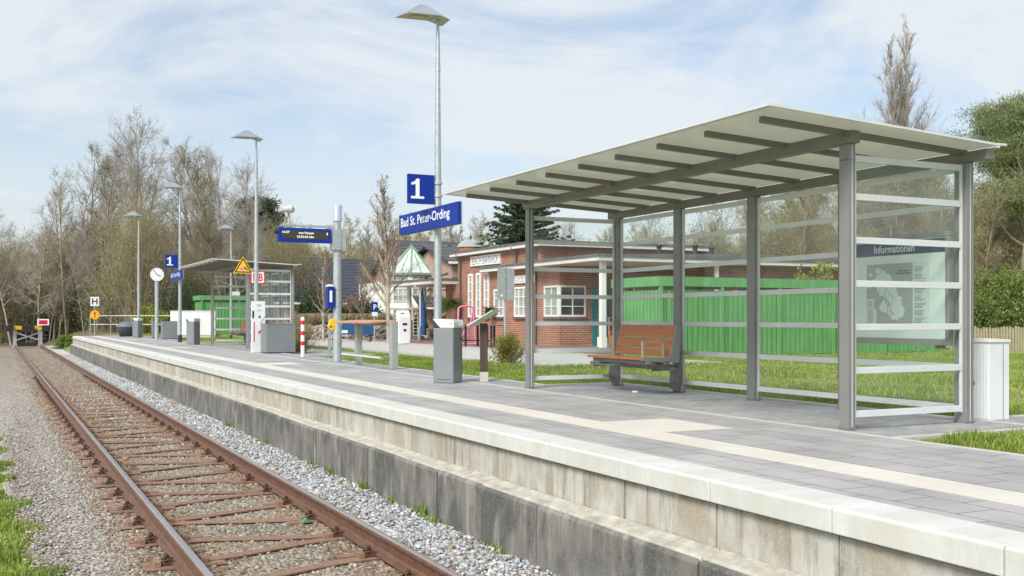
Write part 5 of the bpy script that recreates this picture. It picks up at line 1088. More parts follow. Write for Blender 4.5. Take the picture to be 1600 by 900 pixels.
# litter: a tissue on the paving and a green scrap in the ballast
t = MB('sign_white').prism([(-0.04, -0.02), (0.02, -0.035), (0.05, 0.0), (0.02, 0.025), (-0.03, 0.02)], 0.0, 0.02, 'z').build('paper_scrap', loc=(*G(992, 613)[:2], PZ - 0.001)); tag(t, 'small white paper scrap lying under the bench', 'litter')
q = G(478, 814, -0.17); t = MB('shed_green').prism([(-0.05, 0.0), (0.0, 0.035), (0.05, 0.005), (0.04, -0.0), (0.0, 0.0)], -0.03, 0.03).build('green_scrap', loc=(q[0], q[1], -0.18)); tag(t, 'bright green plastic scrap in the ballast between the rails', 'litter')
# dry stone wall of the flower bed
sw = thing('stone_wall', 'low fieldstone wall in front of the ornamental grasses by the blue-roofed house', 'wall', (0, 0, 0)); A = D(470, 52); B = D(612, 52); rs = np.random.default_rng(4)
n_ = 900; f = rs.random(n_); px_ = A[0] + (B[0] - A[0]) * f; py_ = A[1] + (B[1] - A[1]) * f + rs.uniform(-.12, .12, n_); pz_ = rs.uniform(0.6, 1.35, n_)
P = np.stack([px_, py_, pz_], 1); rng = np.random.default_rng(11)
o = stones('fieldstones', P, rs.uniform(0.18, 0.36, n_), pick(n_, [(0.36, 0.30, 0.25), (0.27, 0.23, 0.20), (0.44, 0.39, 0.34)], [.4, .3, .3])); o.parent = sw; del o['kind']; o.name = 'stone_courses'
A = D(668, 50); B = D(716, 50); sw2 = thing('stone_wall', 'short fieldstone wall below the entrance canopy', 'wall', (0, 0, 0))
n_ = 260; f = rs.random(n_); P = np.stack([A[0] + (B[0] - A[0]) * f, A[1] + (B[1] - A[1]) * f + rs.uniform(-.1, .1, n_), rs.uniform(0.6, 1.2, n_)], 1)
o = stones('fieldstones', P, rs.uniform(0.18, 0.34, n_), pick(n_, [(0.36, 0.30, 0.25), (0.27, 0.23, 0.20), (0.44, 0.39, 0.34)], [.4, .3, .3])); o.parent = sw2; del o['kind']; o.name = 'stone_courses'
# ================================================================ vegetation
def seg_mesh(segs, sides):
    """segs: array (n,8) p0 p1 r0 r1 -> prisms"""
    s = np.array(segs); p0, p1, r0, r1 = s[:, 0:3], s[:, 3:6], s[:, 6], s[:, 7]
    d = p1 - p0; d /= np.linalg.norm(d, axis=1)[:, None] + 1e-9
    ref = np.where(np.abs(d[:, 2:3]) > 0.9, np.array([[1.0, 0, 0]]), np.array([[0, 0, 1.0]])); u = np.cross(d, ref); u /= np.linalg.norm(u, axis=1)[:, None]; v = np.cross(d, u)
    a = 2 * PI * np.arange(sides) / sides; ring = u[:, None] * np.cos(a)[None, :, None] + v[:, None] * np.sin(a)[None, :, None]
    V = np.concatenate([p0[:, None] + ring * r0[:, None, None], p1[:, None] + ring * r1[:, None, None]], 1).reshape(-1, 3)
    k = np.arange(sides); q = np.stack([k, (k + 1) % sides, (k + 1) % sides + sides, k + sides], 1)
    F = (q[None] + (np.arange(len(s)) * 2 * sides)[:, None, None]).reshape(-1, 4)
    return V, F
def quads_leaf(P, size, rng, elong=1.6, up=0.0):
    n_ = len(P); a = rng.normal(size=(n_, 3)); a[:, 2] += up; a /= np.linalg.norm(a, axis=1)[:, None]; b_ = rng.normal(size=(n_, 3)); b_ -= a * (a * b_).sum(1)[:, None]; b_ /= np.linalg.norm(b_, axis=1)[:, None]
    s = size[:, None]; V = np.stack([P - a * s * elong * .5, P + b_ * s * .5, P + a * s * elong * .5, P - b_ * s * .5], 1).reshape(-1, 3)
    F = np.arange(n_ * 4).reshape(-1, 4); return V, F
def combine(parts):
    """parts: list of (V,F,matindex,col)"""
    Vs, Fs, Ms, Cs, o = [], [], [], [], 0
    for V, F, mi, col in parts:
        Vs.append(V); Fs.append(F + o); Ms.append(np.full(len(F), mi)); Cs.append(np.broadcast_to(np.asarray(col, float), (len(V), 3)) if np.ndim(col) < 2 else col); o += len(V)
    return np.concatenate(Vs), np.concatenate(Fs), np.concatenate(Ms), np.concatenate(Cs)
def grow(seed, H, crown_w, first=0.25, nlimb=22, kind='round', droop=0.0, density=1.0, lean=0.0, r0=0.16, nstem=1, twig_r=0.009):
    r = random.Random(seed); limbs = []; twigs = []; tips = []
    def path(p, d, L_, ra, rb, n_, wob, grav, store):
        pts = [Vector(p)]; d = Vector(d).normalized(); ds = [d.copy()]
        for i in range(n_):
            d = (d + Vector((r.gauss(0, wob), r.gauss(0, wob), r.gauss(0, wob) + grav))).normalized(); q = pts[-1] + d * L_ / n_
            a = ra + (rb - ra) * i / n_; b_ = ra + (rb - ra) * (i + 1) / n_; store.append((*pts[-1], *q, a, b_)); pts.append(q); ds.append(d.copy())
        return pts, ds
    def side(d, ang):
        o = d.orthogonal().normalized(); o.rotate(Matrix.Rotation(r.uniform(0, 2 * PI), 3, d)); return (d * math.cos(ang) + o * math.sin(ang)).normalized()
    for st in range(nstem):
        base = (r.uniform(-.3, .3) * (nstem > 1), r.uniform(-.3, .3) * (nstem > 1), -0.2); hh = H * r.uniform(0.85, 1.0) if nstem > 1 else H
        sp_ = (0.05 + 0.18 * (nstem > 1)) * (0.25 if kind == 'column' else 1); dd = (r.gauss(0, sp_) + lean, r.gauss(0, sp_), 1)
        tp, td = path(base, dd, hh * 0.93, r0, 0.025, 12, 0.02 if kind == 'column' else 0.05, 0.03, limbs)
        for j in range(nlimb // nstem):
            f = first + (1 - first) * ((j + r.random()) / (nlimb / nstem)); idx = min(11, int(f * 12)); fr = f * 12 - idx; p = tp[idx].lerp(tp[idx + 1], fr); td_ = td[idx]
            rel = (f - first) / (1 - first)
            if kind == 'round': wl = crown_w * (0.55 + 0.9 * math.sin(PI * min(1, rel * 0.75 + 0.18))) * 0.62; ang = R(r.uniform(38, 68) * (1 - 0.45 * rel))
            elif kind == 'cone': wl = crown_w * (1.05 - rel * 0.92); ang = R(r.uniform(55, 85))
            elif kind == 'column': wl = hh * 0.30 * (1.1 - rel * 0.9); ang = R(r.uniform(10, 24))
            else: wl = crown_w * (0.9 - 0.5 * rel); ang = R(r.uniform(22, 48))
            wl *= r.uniform(0.7, 1.15); rad = max(0.016, r0 * (1 - f) * 0.55 + 0.012)
            lp, ld = path(p, side(td_, ang), wl, rad, 0.010, 7, 0.13, 0.06 - droop, limbs)
            nb = int((5 + wl * 2.0) * density)
            for k_ in range(nb):
                f2 = r.uniform(0.18, 1.0); i2 = min(6, int(f2 * 7)); p2 = lp[i2].lerp(lp[i2 + 1], f2 * 7 - i2); L2 = wl * r.uniform(0.22, 0.5) * (1.15 - 0.5 * f2)
                bp, bd = path(p2, side(ld[i2], R(r.uniform(25, 60) if kind != 'column' else r.uniform(8, 24))), L2, max(twig_r, rad * .4 * (1 - f2)), twig_r * 0.8, 4, 0.16, 0.05 - droop, twigs)
                for k3 in range(int((3 + L2 * 2.6) * density)):
                    f3 = r.uniform(0.1, 1.0); i3 = min(3, int(f3 * 4)); p3 = bp[i3].lerp(bp[i3 + 1], f3 * 4 - i3); L3 = L2 * r.uniform(0.25, 0.6)
                    cp_, cd_ = path(p3, side(bd[i3], R(r.uniform(20, 60) if kind != 'column' else r.uniform(10, 28))), L3, twig_r * 0.8, twig_r * 0.5, 2, 0.2, 0.04 - droop, twigs)
                    tips += cp_[1:]
                    if r.random() < 0.5 * density:
                        c2, _ = path(cp_[1], side(cd_[1], R(r.uniform(20, 55))), L3 * 0.6, twig_r * 0.6, twig_r * 0.4, 1, 0.2, 0, twigs); tips.append(c2[-1])
    return limbs, twigs, np.array([tuple(p) for p in tips])
def make_tree(name, seed, H, cw, bark='bark', twig='twig', bud=None, budn=0, buds=0.05, label='', cat='tree', group=None, rootonly=False, **kw):
    limbs, twigs, tips = grow(seed, H, cw, **kw)
    t = thing(name, label, cat, (0, 0, 0), 0, group)
    V, F = seg_mesh(limbs, 6); npmesh('trunk', V, F, [bark], smooth=True, parent=t)
    V, F = seg_mesh(twigs, 3); parts = [(V, F, 0, (1, 1, 1))]; mats = [twig]
    if bud:
        rg = np.random.default_rng(seed); P = tips[rg.integers(0, len(tips), budn)] + rg.normal(0, 0.10, (budn, 3)); LV, LF = quads_leaf(P, rg.uniform(0.6, 1.4, budn) * buds, rg)
        parts.append((LV, LF, 1, np.repeat(rg.uniform(0.65, 1.3, (budn, 1)) * np.ones((1, 3)), 4, axis=0))); mats.append(bud)
    V, F, mi, col = combine(parts); npmesh('crown', V, F, mats, mi, col, parent=t)
    return t
W1 = 'bare trees of the wood around the end of the track'
protos = [
    make_tree('bare_tree', 1, 17, 4.2, 'bark', 'twig', None, 0, 0.04, nlimb=30, first=0.22, r0=0.17, density=1.25, twig_r=0.0085, group=W1),
    make_tree('bare_tree', 2, 16, 4.8, 'bark', 'twig', 'bud_olive', 7000, 0.04, nlimb=32, first=0.16, r0=0.17, kind='vase', density=1.25, twig_r=0.0085, group=W1),
    make_tree('bare_tree', 3, 18, 3.6, 'bark', 'twig_grey', None, 0, 0.035, nlimb=44, first=0.2, r0=0.16, kind='cone', density=1.3, twig_r=0.0085, group=W1),
    make_tree('bare_tree', 4, 15, 4.5, 'bark', 'twig', 'bud_olive', 8000, 0.045, nlimb=30, first=0.12, nstem=2, r0=0.13, kind='vase', density=1.2, twig_r=0.0085, group=W1),
    make_tree('bare_tree', 5, 17, 4.4, 'bark_pale', 'twig_grey', None, 0, 0.035, nlimb=34, first=0.3, r0=0.14, density=1.3, twig_r=0.0085, group=W1),
    make_tree('bare_tree', 6, 12, 4.2, 'bark_pale', 'twig', 'bud_yellow', 14000, 0.05, nlimb=26, first=0.15, r0=0.11, nstem=2, kind='vase', group=W1)]
tree_used = [False] * 6
def ground_at(x, y): return terrain_z(x, y) - 0.02
def put(idx, px_, d, H, label, group=None, rs=1.0, name=None):
    q = D(px_, d); base = (17, 16, 18, 15, 17, 12)[idx]; s = H / base; rr_ = random.Random(int(px_ * 13 + d * 7))
    sc = (s * rs * rr_.uniform(0.85, 1.15), s * rs * rr_.uniform(0.85, 1.15), s)
    if not tree_used[idx]:
        o = protos[idx]; tree_used[idx] = True; o.location = (*q, ground_at(*q)); o.rotation_euler.z = rr_.uniform(0, 6.28); o.scale = sc; o['label'] = label
        if group: o['group'] = group
    else: o = dup(protos[idx], (*q, ground_at(*q)), rr_.uniform(0, 6.28), label, group, sc)
    return o
def Htop(ytop, d): return (ZZ(ytop, d) - 0.2) * 1.0
# the wood round the end of the track: (px, depth, y of the top)
L1 = 'bare brown tree in the wood behind the buffer stop and platform end'
skyline = [(-40, 330), (0, 300), (30, 290), (60, 285), (95, 262), (120, 235), (150, 200), (165, 188), (200, 215), (235, 175), (262, 168), (290, 195), (330, 205), (350, 190), (380, 245), (405, 300), (430, 330)]
skyline = [(-70, 300), (0, 300), (60, 318), (120, 312), (200, 300), (300, 300), (380, 318), (460, 350)]
def sky_y(x):
    return np.interp(x, [a for a, _ in skyline], [b_ for _, b_ in skyline])
rt = random.Random(12)
special = [(165, 82, 182, 2, 'tallest narrow tree with a conical bare crown left of the birch'), (255, 84, 166, 4, 'tallest bare birch-like tree behind the station clock'), (350, 72, 196, 1, 'wide spreading bare tree behind the distant shelter'), (62, 76, 268, 2, 'thin bare tree rising above the buffer stop'), (305, 78, 225, 0, 'bare reddish tree between the birch and the spreading tree')]
special += [(84, 80, 272, 0, 'low bare tree between the two thin ones above the buffer stop'), (118, 86, 238, 2, 'greyish conical bare tree left of the slim one'), (150, 88, 212, 0, 'bare tree just left of the tallest conical tree'), (186, 87, 214, 1, 'olive bare tree just right of the tallest conical tree'), (222, 90, 205, 2, 'grey conical bare tree behind the slender one'), (322, 85, 214, 4, 'pale bare tree left of the wide spreading tree'), (338, 79, 240, 0, 'bare tree in front of the wide spreading tree'), (362, 86, 212, 4, 'pale bare tree right of the wide spreading tree'), (392, 82, 262, 2, 'short conical bare tree behind the second lamp post'), (18, 77, 292, 4, 'thin bare tree at the far left edge of the wood'), (104, 79, 246, 0, 'bare tree just right of the thin tree above the buffer stop'), (132, 83, 222, 4, 'slim bare tree left of the conical one'), (205, 81, 226, 0, 'bare tree between the conical tree and the birch'), (232, 86, 178, 4, 'pale slender bare tree touching the left side of the birch'), (282, 88, 182, 2, 'grey bare tree touching the right side of the birch'), (378, 80, 228, 4, 'bare tree at the right end of the wood, behind the second lamp post'), (402, 85, 296, 0, 'lowest bare tree at the right end of the wood')]
for (x, d, yt, i, lb) in special: put(i, x, d, Htop(yt, d) * 0.93, lb, 'tall bare trees that stand out of the wood', 0.92 if i != 1 else 1.0)
for row, (d0, d1, n_, off) in enumerate(((74, 84, 17, 25), (84, 96, 18, 20), (96, 118, 20, 12), (118, 140, 16, 18))):
    for k_ in range(n_):
        x = -70 + 530 * (k_ + rt.random()) / n_; d = rt.uniform(d0, d1); yt = sky_y(x) + off + rt.uniform(0, 75) * (1.0 if row < 2 else 0.8)
        put(rt.choice([0, 1, 2, 3, 4, 1, 3]), x, d, Htop(yt, d), L1, W1)
# thin young trees with pale stems at the front of the wood
for k_ in range(18):
    x = -30 + 460 * (k_ + rt.random()) / 18; put(4, x, rt.uniform(79, 84) if x < 110 else rt.uniform(68, 76), Htop(rt.uniform(330, 430), 75), 'thin young tree with a pale stem at the front of the wood', 'thin young trees at the front of the wood', 0.8)
# pale green trees behind the houses
W2 = 'yellow-green budding trees behind the houses'
L2 = 'yellow-green budding tree behind the blue-roofed and turreted houses'
for k_ in range(26):
    x = 415 + 320 * (k_ + rt.random()) / 26; d = rt.uniform(92, 125); yt = rt.uniform(350, 400) if k_ % 3 else rt.uniform(322, 350)
    put(5 if k_ % 4 else 1, x, d, Htop(yt, d), L2, W2, 1.15)
W3 = 'bare trees behind the station and green shed'
L3 = 'bare tree behind the flat roof of the brick station'
for k_ in range(26):
    x = 840 + 560 * (k_ + rt.random()) / 26; d = rt.uniform(62, 95); yt = np.interp(x, [840, 1000, 1130, 1250, 1350], [345, 325, 300, 235, 190]) + rt.uniform(0, 60)
    put(rt.choice([0, 1, 3, 4, 5, 5]), x, d, Htop(yt, d), L3, W3)
put(1, 1255, 46, Htop(185, 46), 'tall bare spreading tree seen through the shelter roof line', 'tall bare trees right of the station')
put(3, 1345, 50, Htop(180, 50), 'tall bare forked tree seen through the end glass of the shelter', 'tall bare trees right of the station')
W4 = 'bare trees at the right edge behind the picket fence'; L4 = 'bare tree behind the picket fence and map board'
for k_ in range(22):
    x = 1330 + 330 * (k_ + rt.random()) / 22; d = rt.uniform(42, 62); yt = rt.uniform(225, 300) if x < 1500 else rt.uniform(260, 360)
    put(rt.choice([0, 3, 4, 5, 1]), x, d, Htop(yt, d), L4, W4)
# columnar poplars and street trees
pop = make_tree('poplar_tree', 21, 16, 1.4, 'bark_pale', 'twig_grey', None, 0, 0.05, label='very tall columnar bare poplar rising above the shelter roof', kind='column', nlimb=110, first=0.08, r0=0.13, nstem=2, density=1.5, twig_r=0.0075, group='columnar bare poplars')
q = D(1424, 55); pop.location = (*q, 0.6); s = Htop(36, 55) / 14.9; pop.scale = (s * 0.85, s * 0.85, s)
sq = make_tree('poplar_tree', 23, 7.2, 0.9, 'bark_pale', 'twig_tan', 'bud_brown', 900, 0.03, label='slender bare tree with a straight trunk in front of the white turret', kind='column', nlimb=50, first=0.22, r0=0.075, density=1.3, twig_r=0.006)
q = D(607, 44); sq.location = (*q, 0.66); sq.scale = (1.2, 1.2, Htop(282, 44) / 7.2)
for (x, d, yt, lb) in ((577, 95, 335, 'far thin columnar tree behind the blue roof'), (1383, 60, 175, 'smaller columnar tree left of the very tall poplar'), (1457, 60, 200, 'smaller columnar tree right of the very tall poplar'), (700, 90, 330, 'thin columnar tree behind the blue name sign')):
    q = D(x, d); s = Htop(yt, d) / 16; dup(pop, (*q, 0.6), x, lb, scale=(s * 1.1, s * 1.1, s))
stt = make_tree('street_tree', 31, 6.2, 1.9, 'bark_pale', 'twig_tan', 'bud_brown', 1500, 0.035, label='round-headed bare street tree in front of the blue-roofed house, left of the display pole', kind='vase', nlimb=28, first=0.28, r0=0.07, density=1.05, twig_r=0.006, group='bare street trees on the square')
q = D(506, 48); stt.location = (*q, 0.66); stt.scale = (1.0, 1.0, (ZZ(385, 48) - 0.66) / 6.2)
for (x, d, yt, rs_, lb) in ((565, 50, 392, 0.95, 'slim bare street tree right of the display pole'), ):
    q = D(x, d); dup(stt, (*q, 0.66), x, lb, scale=(rs_, rs_, (ZZ(yt, d) - 0.66) / 6.2))
# pruned little trees in the flower bed
pt_ = make_tree('pollard_tree', 41, 1.7, 1.0, 'bark_pale', 'twig_tan', 'bud_brown', 500, 0.05, label='small pollarded tree in the bed in front of the blue-roofed house', kind='round', nlimb=14, first=0.75, r0=0.06, density=0.9, twig_r=0.012, group='small pollarded trees')
q = D(549, 57); pt_.location = (*q, 0.9)
for x, lb in ((689, 'small pollarded tree under the entrance canopy'),): dup(pt_, (*D(x, 56), 0.9), 1.2, lb)

# conifers
def spruce(seed, H, W_, label):
    r = np.random.default_rng(seed); t = thing('spruce_tree', label, 'tree'); MB('bark').tube([(0, 0, -0.2), (0, 0, H * .5), (0, 0, H)], [0.22, 0.12, 0.01], 8).build('trunk', t)
    segs = []; P = []; 
    for j in range(30):
        f = 0.08 + 0.92 * j / 30; z = H * f; L_ = W_ * (1 - f) ** 0.8 * (0.8 + 0.35 * r.random()) + 0.15; n_ = int(8 + 4 * (1 - f))
        for k_ in range(n_):
            a = 2 * PI * (k_ + r.random()) / n_; L2 = L_ * r.uniform(0.65, 1.12); up = r.uniform(-0.05, 0.15); pts = []
            for q_ in range(9):
                s = q_ / 8; pts.append(np.array([math.cos(a) * L2 * s, math.sin(a) * L2 * s, z + L2 * (up * s - 0.22 * s + 0.30 * s * s)]))
            for q_ in range(8): segs.append((*pts[q_], *pts[q_ + 1], 0.02 * (1 - q_ / 9) + 0.006, 0.02 * (1 - (q_ + 1) / 9) + 0.005))
            for q_ in range(1, 9):
                for e in range(3): 
                    s_ = r.uniform(0.15, 0.38) * (1.2 - q_ / 10) * L2 ** .5; sd_ = 1 if e % 2 else -1; ta = a + sd_ * r.uniform(0.5, 1.2); p1 = pts[q_] + np.array([math.cos(ta) * s_, math.sin(ta) * s_, -s_ * 0.35]); segs.append((*pts[q_], *p1, 0.006, 0.004))
                    for w_ in range(10): P.append(pts[q_] + (p1 - pts[q_]) * r.random() + r.normal(0, 0.03, 3))
    V, F = seg_mesh(segs, 3); P = np.array(P); LV, LF = quads_leaf(P, r.uniform(0.035, 0.07, len(P)), r, elong=3.2); c = np.repeat(r.uniform(0.55, 1.35, (len(P), 1)) * np.ones((1, 3)), 4, axis=0)
    V, F, mi, col = combine([(V, F, 0, (1, 1, 1)), (LV, LF, 1, c)]); npmesh('crown', V, F, ['twig', 'needle'], mi, col, parent=t); return t
sp1 = spruce(5, 9.0, 4.6, 'dark spruce rising behind the brick station roof'); q = D(820, 62); sp1.location = (*q, 0.6); s = Htop(306, 62) / 9; sp1.scale = (s * 1.4, s * 1.4, s)
def pine(seed, H, W_, label, leafm='needle_pine', n_cl=150, first=0.4, size=0.07, per=120):
    limbs, twigs, tips = grow(seed, H, W_, first=first, nlimb=26, kind='round', density=0.55, r0=0.2, twig_r=0.012)
    r = np.random.default_rng(seed); t = thing('pine_tree', label, 'tree'); V, F = seg_mesh(limbs, 6); npmesh('trunk', V, F, ['bark'], smooth=True, parent=t)
    C_ = tips[r.integers(0, len(tips), n_cl)]; P = (C_[:, None] + r.normal(0, 1, (n_cl, per, 3)) * np.array([0.28, 0.28, 0.15])).reshape(-1, 3)
    LV, LF = quads_leaf(P, r.uniform(0.6, 1.3, len(P)) * size, r, elong=4.0, up=0.8); c = np.repeat(np.repeat(r.uniform(0.6, 1.3, (n_cl, 1)), per, 0) * r.uniform(0.75, 1.2, (len(P), 1)) * np.ones((1, 3)), 4, axis=0)
    V, F = seg_mesh(twigs, 3); V, F, mi, col = combine([(V, F, 0, (1, 1, 1)), (LV, LF, 1, c)]); npmesh('crown', V, F, ['twig', leafm], mi, col, parent=t); return t
p1 = pine(8, 12, 3.6, 'large pine with light green needles at the right edge behind the fence', n_cl=330, first=0.45, per=190, size=0.036); q = D(1600, 42); p1.location = (*q, 0.6); s = Htop(172, 42) / 12; p1.scale = (s * 1.1, s * 1.1, s)
dup(p1, (*D(1648, 50), 0.6), 2.0, 'second pine mostly outside the right edge', scale=(s * 1.2, s * 1.2, s * 1.12))
p2 = pine(9, 8, 3.0, 'dark green pine behind the distant shelter and lamp post', 'needle', n_cl=260, first=0.3, per=110); q = D(395, 84); p2.location = (*q, 0.5); s = Htop(330, 84) / 8; p2.scale = (s, s, s)
dup(p2, (*D(815, 90), 0.5), 1.0, 'dark pine behind the spruce', scale=0.9)

# shrubs
def shrub(name, seed, W_, H, label, leaf, n_leaf, lsize, twig='twig_tan', nst=60, cat='shrub', group=None, spread=0.7, dens=3, fill=0.0):
    r = random.Random(seed); rg = np.random.default_rng(seed); segs = []; tips = []
    for i in range(nst):
        a = r.uniform(0, 2 * PI); e = abs(r.gauss(0, spread)); d = Vector((math.cos(a) * math.sin(e), math.sin(a) * math.sin(e), math.cos(e))); p = Vector((r.gauss(0, W_ * .08), r.gauss(0, W_ * .08), 0))
        L_ = r.uniform(0.7, 1.0) / math.sqrt((d.x ** 2 + d.y ** 2) / (W_ * .5) ** 2 + d.z ** 2 / H ** 2)
        for q_ in range(4):
            d2 = (d + Vector((r.gauss(0, .12), r.gauss(0, .12), r.gauss(0, .1) + .08))).normalized(); p2 = p + d2 * L_ / 4; segs.append((*p, *p2, 0.010 - .002 * q_, 0.009 - .002 * q_))
            for e_ in range(dens):
                if q_ == 0: continue
                d3 = (d2 + Vector((r.gauss(0, .6), r.gauss(0, .6), r.gauss(0, .5) + .2))).normalized(); p3 = p2 + d3 * L_ * r.uniform(.12, .3); segs.append((*p2, *p3, 0.004, 0.003)); tips += [tuple(p2.lerp(p3, .5)), tuple(p3)]
            p = p2
    tips = np.array(tips); V, F = seg_mesh(segs, 3); t = thing(name, label, cat, group=group); npmesh('stems', V, F, [twig], parent=t)
    P = tips[rg.integers(0, len(tips), n_leaf)] + rg.normal(0, 0.035 * W_ ** .3 + fill, (n_leaf, 3)); P = P[P[:, 2] > 0.03]; LV, LF = quads_leaf(P, rg.uniform(.6, 1.4, len(P)) * lsize, rg); npmesh('foliage', LV, LF, [leaf], col=np.repeat(rg.uniform(.6, 1.35, (len(P), 1)) * np.ones((1, 3)), 4, axis=0), parent=t)
    return t
s1 = shrub('shrub', 1, 0.92, 0.66, 'rounded yellow-green shrub on the lawn behind the reading panel', 'leaf_yellow', 5200, 0.020, nst=110, spread=0.75, group='rounded shrubs on the lawn'); q = G(794, 568, 0.70); s1.location = (*q, 0.69)
s2 = shrub('shrub', 2, 1.15, 0.85, 'straggly olive shrub beside the red and white post', 'leaf_pale', 4200, 0.018, nst=110, spread=0.65, group='rounded shrubs on the lawn'); q = G(466, 552, 0.74); s2.location = (*q, 0.73)
s3 = shrub('shrub', 3, 2.2, 1.3, 'fresh green shrub behind the picket fence', 'leaf_fresh', 11000, 0.034, nst=120, group='green shrubs behind the picket fence')
first_ = True
for (x, d, sc_) in ((1512, 37, 1.4), (1540, 38.5, 1.7), (1568, 38, 2.0), (1592, 37.5, 1.7), (1625, 39, 2.0), (1475, 38, 1.3), (1450, 40, 1.3), (1655, 40, 2)):
    q = D(x, d); lb = 'fresh green shrub behind the picket fence'
    if first_: s3.location = (*q, 0.6); s3.scale = (sc_,) * 3; first_ = False
    else: dup(s3, (*q, 0.6), x, lb, scale=sc_)
th = shrub('thicket', 4, 4.5, 3.6, 'tangled leafless thicket under the bare trees of the wood', 'bud_olive', 12000, 0.03, 'twig', nst=230, spread=0.55, dens=4, fill=0.25, group='thickets under the wood', cat='thicket')
th2 = shrub('thicket', 5, 4.0, 2.6, 'low ivy-green thicket under the bare trees of the wood', 'leaf_dark', 14000, 0.045, 'twig', nst=140, spread=0.7, fill=0.3, group='green thickets under the wood', cat='thicket')
u1 = u2 = False
for k_ in range(60):
    x = -60 + 520 * (k_ + rt.random()) / 60; d = rt.uniform(78, 100) if x > 75 or x < 0 else rt.uniform(82, 100); q = D(x, d)
    if x > 110: q = D(x, rt.uniform(70, 92))
    sc_ = rt.uniform(0.8, 1.7)
    if k_ % 4:
        if not u1: th.location = (*q, ground_at(*q)); u1 = True
        else: dup(th, (*q, ground_at(*q)), x, scale=(sc_, sc_, sc_ * rt.uniform(.9, 1.5)))
    else:
        if not u2: th2.location = (*q, ground_at(*q)); u2 = True
        else: dup(th2, (*q, ground_at(*q)), x, scale=(sc_,) * 3)
LT = 'tangled leafless thicket at the right edge behind the picket fence'; LT2 = 'leafless thicket behind the station and sheds'
for k_ in range(16): x = 1440 + 220 * (k_ + rt.random()) / 16; q = D(x, rt.uniform(43, 56)); dup(th, (*q, 0.6), x, LT, 'thickets behind the picket fence', (rt.uniform(.8, 1.2),) * 2 + (rt.uniform(1.0, 1.9),))
for k_ in range(34): x = 415 + 1040 * (k_ + rt.random()) / 34; q = D(x, rt.uniform(84, 105) if x < 860 else rt.uniform(58, 75)); dup(th, (*q, 0.6), x, LT2, 'thickets behind the buildings', (rt.uniform(1.3, 1.8),) * 2 + (rt.uniform(1.2, 1.9),))
# small bushes
fr = shrub('shrub', 6, 2.0, 1.6, 'bright green young shrub behind the station clock', 'leaf_yellow', 7000, 0.05, nst=60, group='bright green shrubs behind the railing'); q = D(240, 63); fr.location = (*q, 0.7)
dup(fr, (*D(225, 64), 0.7), 1, 'bright green young shrub behind the railing left of the clock'); dup(fr, (*D(322, 56), 0.7), 1, 'green shrub in front of the small green shed', scale=0.7)
dup(fr, (*D(1275, 33.0), 0.65), 2, 'pale leafy sapling rising behind the long green shed', scale=(1.1, 0.6, 1.62))
q = D(104, 64); gt = shrub('shrub', 7, 1.6, 0.75, 'low bright green clump at the end of the platform wall', 'leaf_fresh', 9000, 0.05, nst=80, spread=1.0); gt.location = (q[0], q[1], -0.2)
cb_ = shrub('conifer_bush', 8, 2.6, 2.3, 'dark conifer bush left of the street tree at the blue-roofed house', 'leaf_dark', 14000, 0.06, 'twig', nst=80, spread=1.0, group='dark conifer bushes by the blue-roofed house'); cb_.location = (*D(487, 58), 1.0)
dup(cb_, (*D(517, 60), 0.9), 1, 'dark conifer bush behind the display pole', scale=0.95); dup(cb_, (*D(567, 59), 0.5), 2, 'dark conifer bush behind the slim street tree'); dup(cb_, (*D(590, 58), 0.3), 2, 'low dark bush left of the white turret', scale=0.8)
for x, d, lb in ((613, 56, 'clipped yellow-green ball left of the white arbour'), (653, 53, 'clipped yellow-green ball between arbour and canopy post')):
    rg = np.random.default_rng(int(x)); n_ = 9000; v = rg.normal(size=(n_, 3)); v /= np.linalg.norm(v, axis=1)[:, None]; v *= rg.uniform(.85, 1.02, (n_, 1)) * 0.55; v[:, 2] = v[:, 2] * .95 + .5
    LV, LF = quads_leaf(v, rg.uniform(.03, .06, n_), rg); t = thing('clipped_bush', lb, 'bush', (*D(x, d), 0.68), 0, 'clipped yellow-green balls'); npmesh('foliage', LV, LF, ['ball_green'], col=np.repeat(rg.uniform(.6, 1.3, (n_, 1)) * np.ones((1, 3)), 4, axis=0), parent=t); MB('bark').tube([(0, 0, 0), (0, 0, 0.5)], 0.05, 6).build('stem', t)
# ornamental grass tussocks
def tussock(seed, n_, H, W_):
    r = np.random.default_rng(seed); a = r.uniform(0, 2 * PI, n_); s = np.abs(r.normal(0, .5, n_)); b0 = np.stack([np.cos(a) * .12 * r.random(n_), np.sin(a) * .12 * r.random(n_), np.zeros(n_)], 1); out_ = np.stack([np.cos(a), np.sin(a), np.zeros(n_)], 1) * (s * W_)[:, None]; h = H * r.uniform(.6, 1, n_); side_ = np.stack([-np.sin(a), np.cos(a), np.zeros(n_)], 1) * .012
    m1 = b0 + out_ * .45; m1[:, 2] = h; m2 = b0 + out_; m2[:, 2] = h * .75
    V = np.stack([b0 - side_, b0 + side_, m1 + side_, m1 - side_, m2], 1).reshape(-1, 3); i = np.arange(n_) * 5
    F = np.concatenate([np.stack([i, i + 1, i + 2, i + 3], 1), np.stack([i + 3, i + 2, i + 4, i + 4], 1)]); F3 = np.concatenate([np.stack([i, i + 1, i + 2], 1), np.stack([i, i + 2, i + 3], 1), np.stack([i + 3, i + 2, i + 4], 1)]); return V, F3, np.repeat(r.uniform(.7, 1.3, (n_, 1)) * np.ones((1, 3)), 5, axis=0)
V, F, c_ = tussock(1, 900, 0.95, 0.9); tu = tag(npmesh('ornamental_grass', V, F, ['dry_grass'], col=c_), 'straw-coloured tussock of ornamental grass behind the fieldstone wall', 'ornamental grass', 'straw-coloured grass tussocks'); tu.location = (*D(480, 53), 1.05)
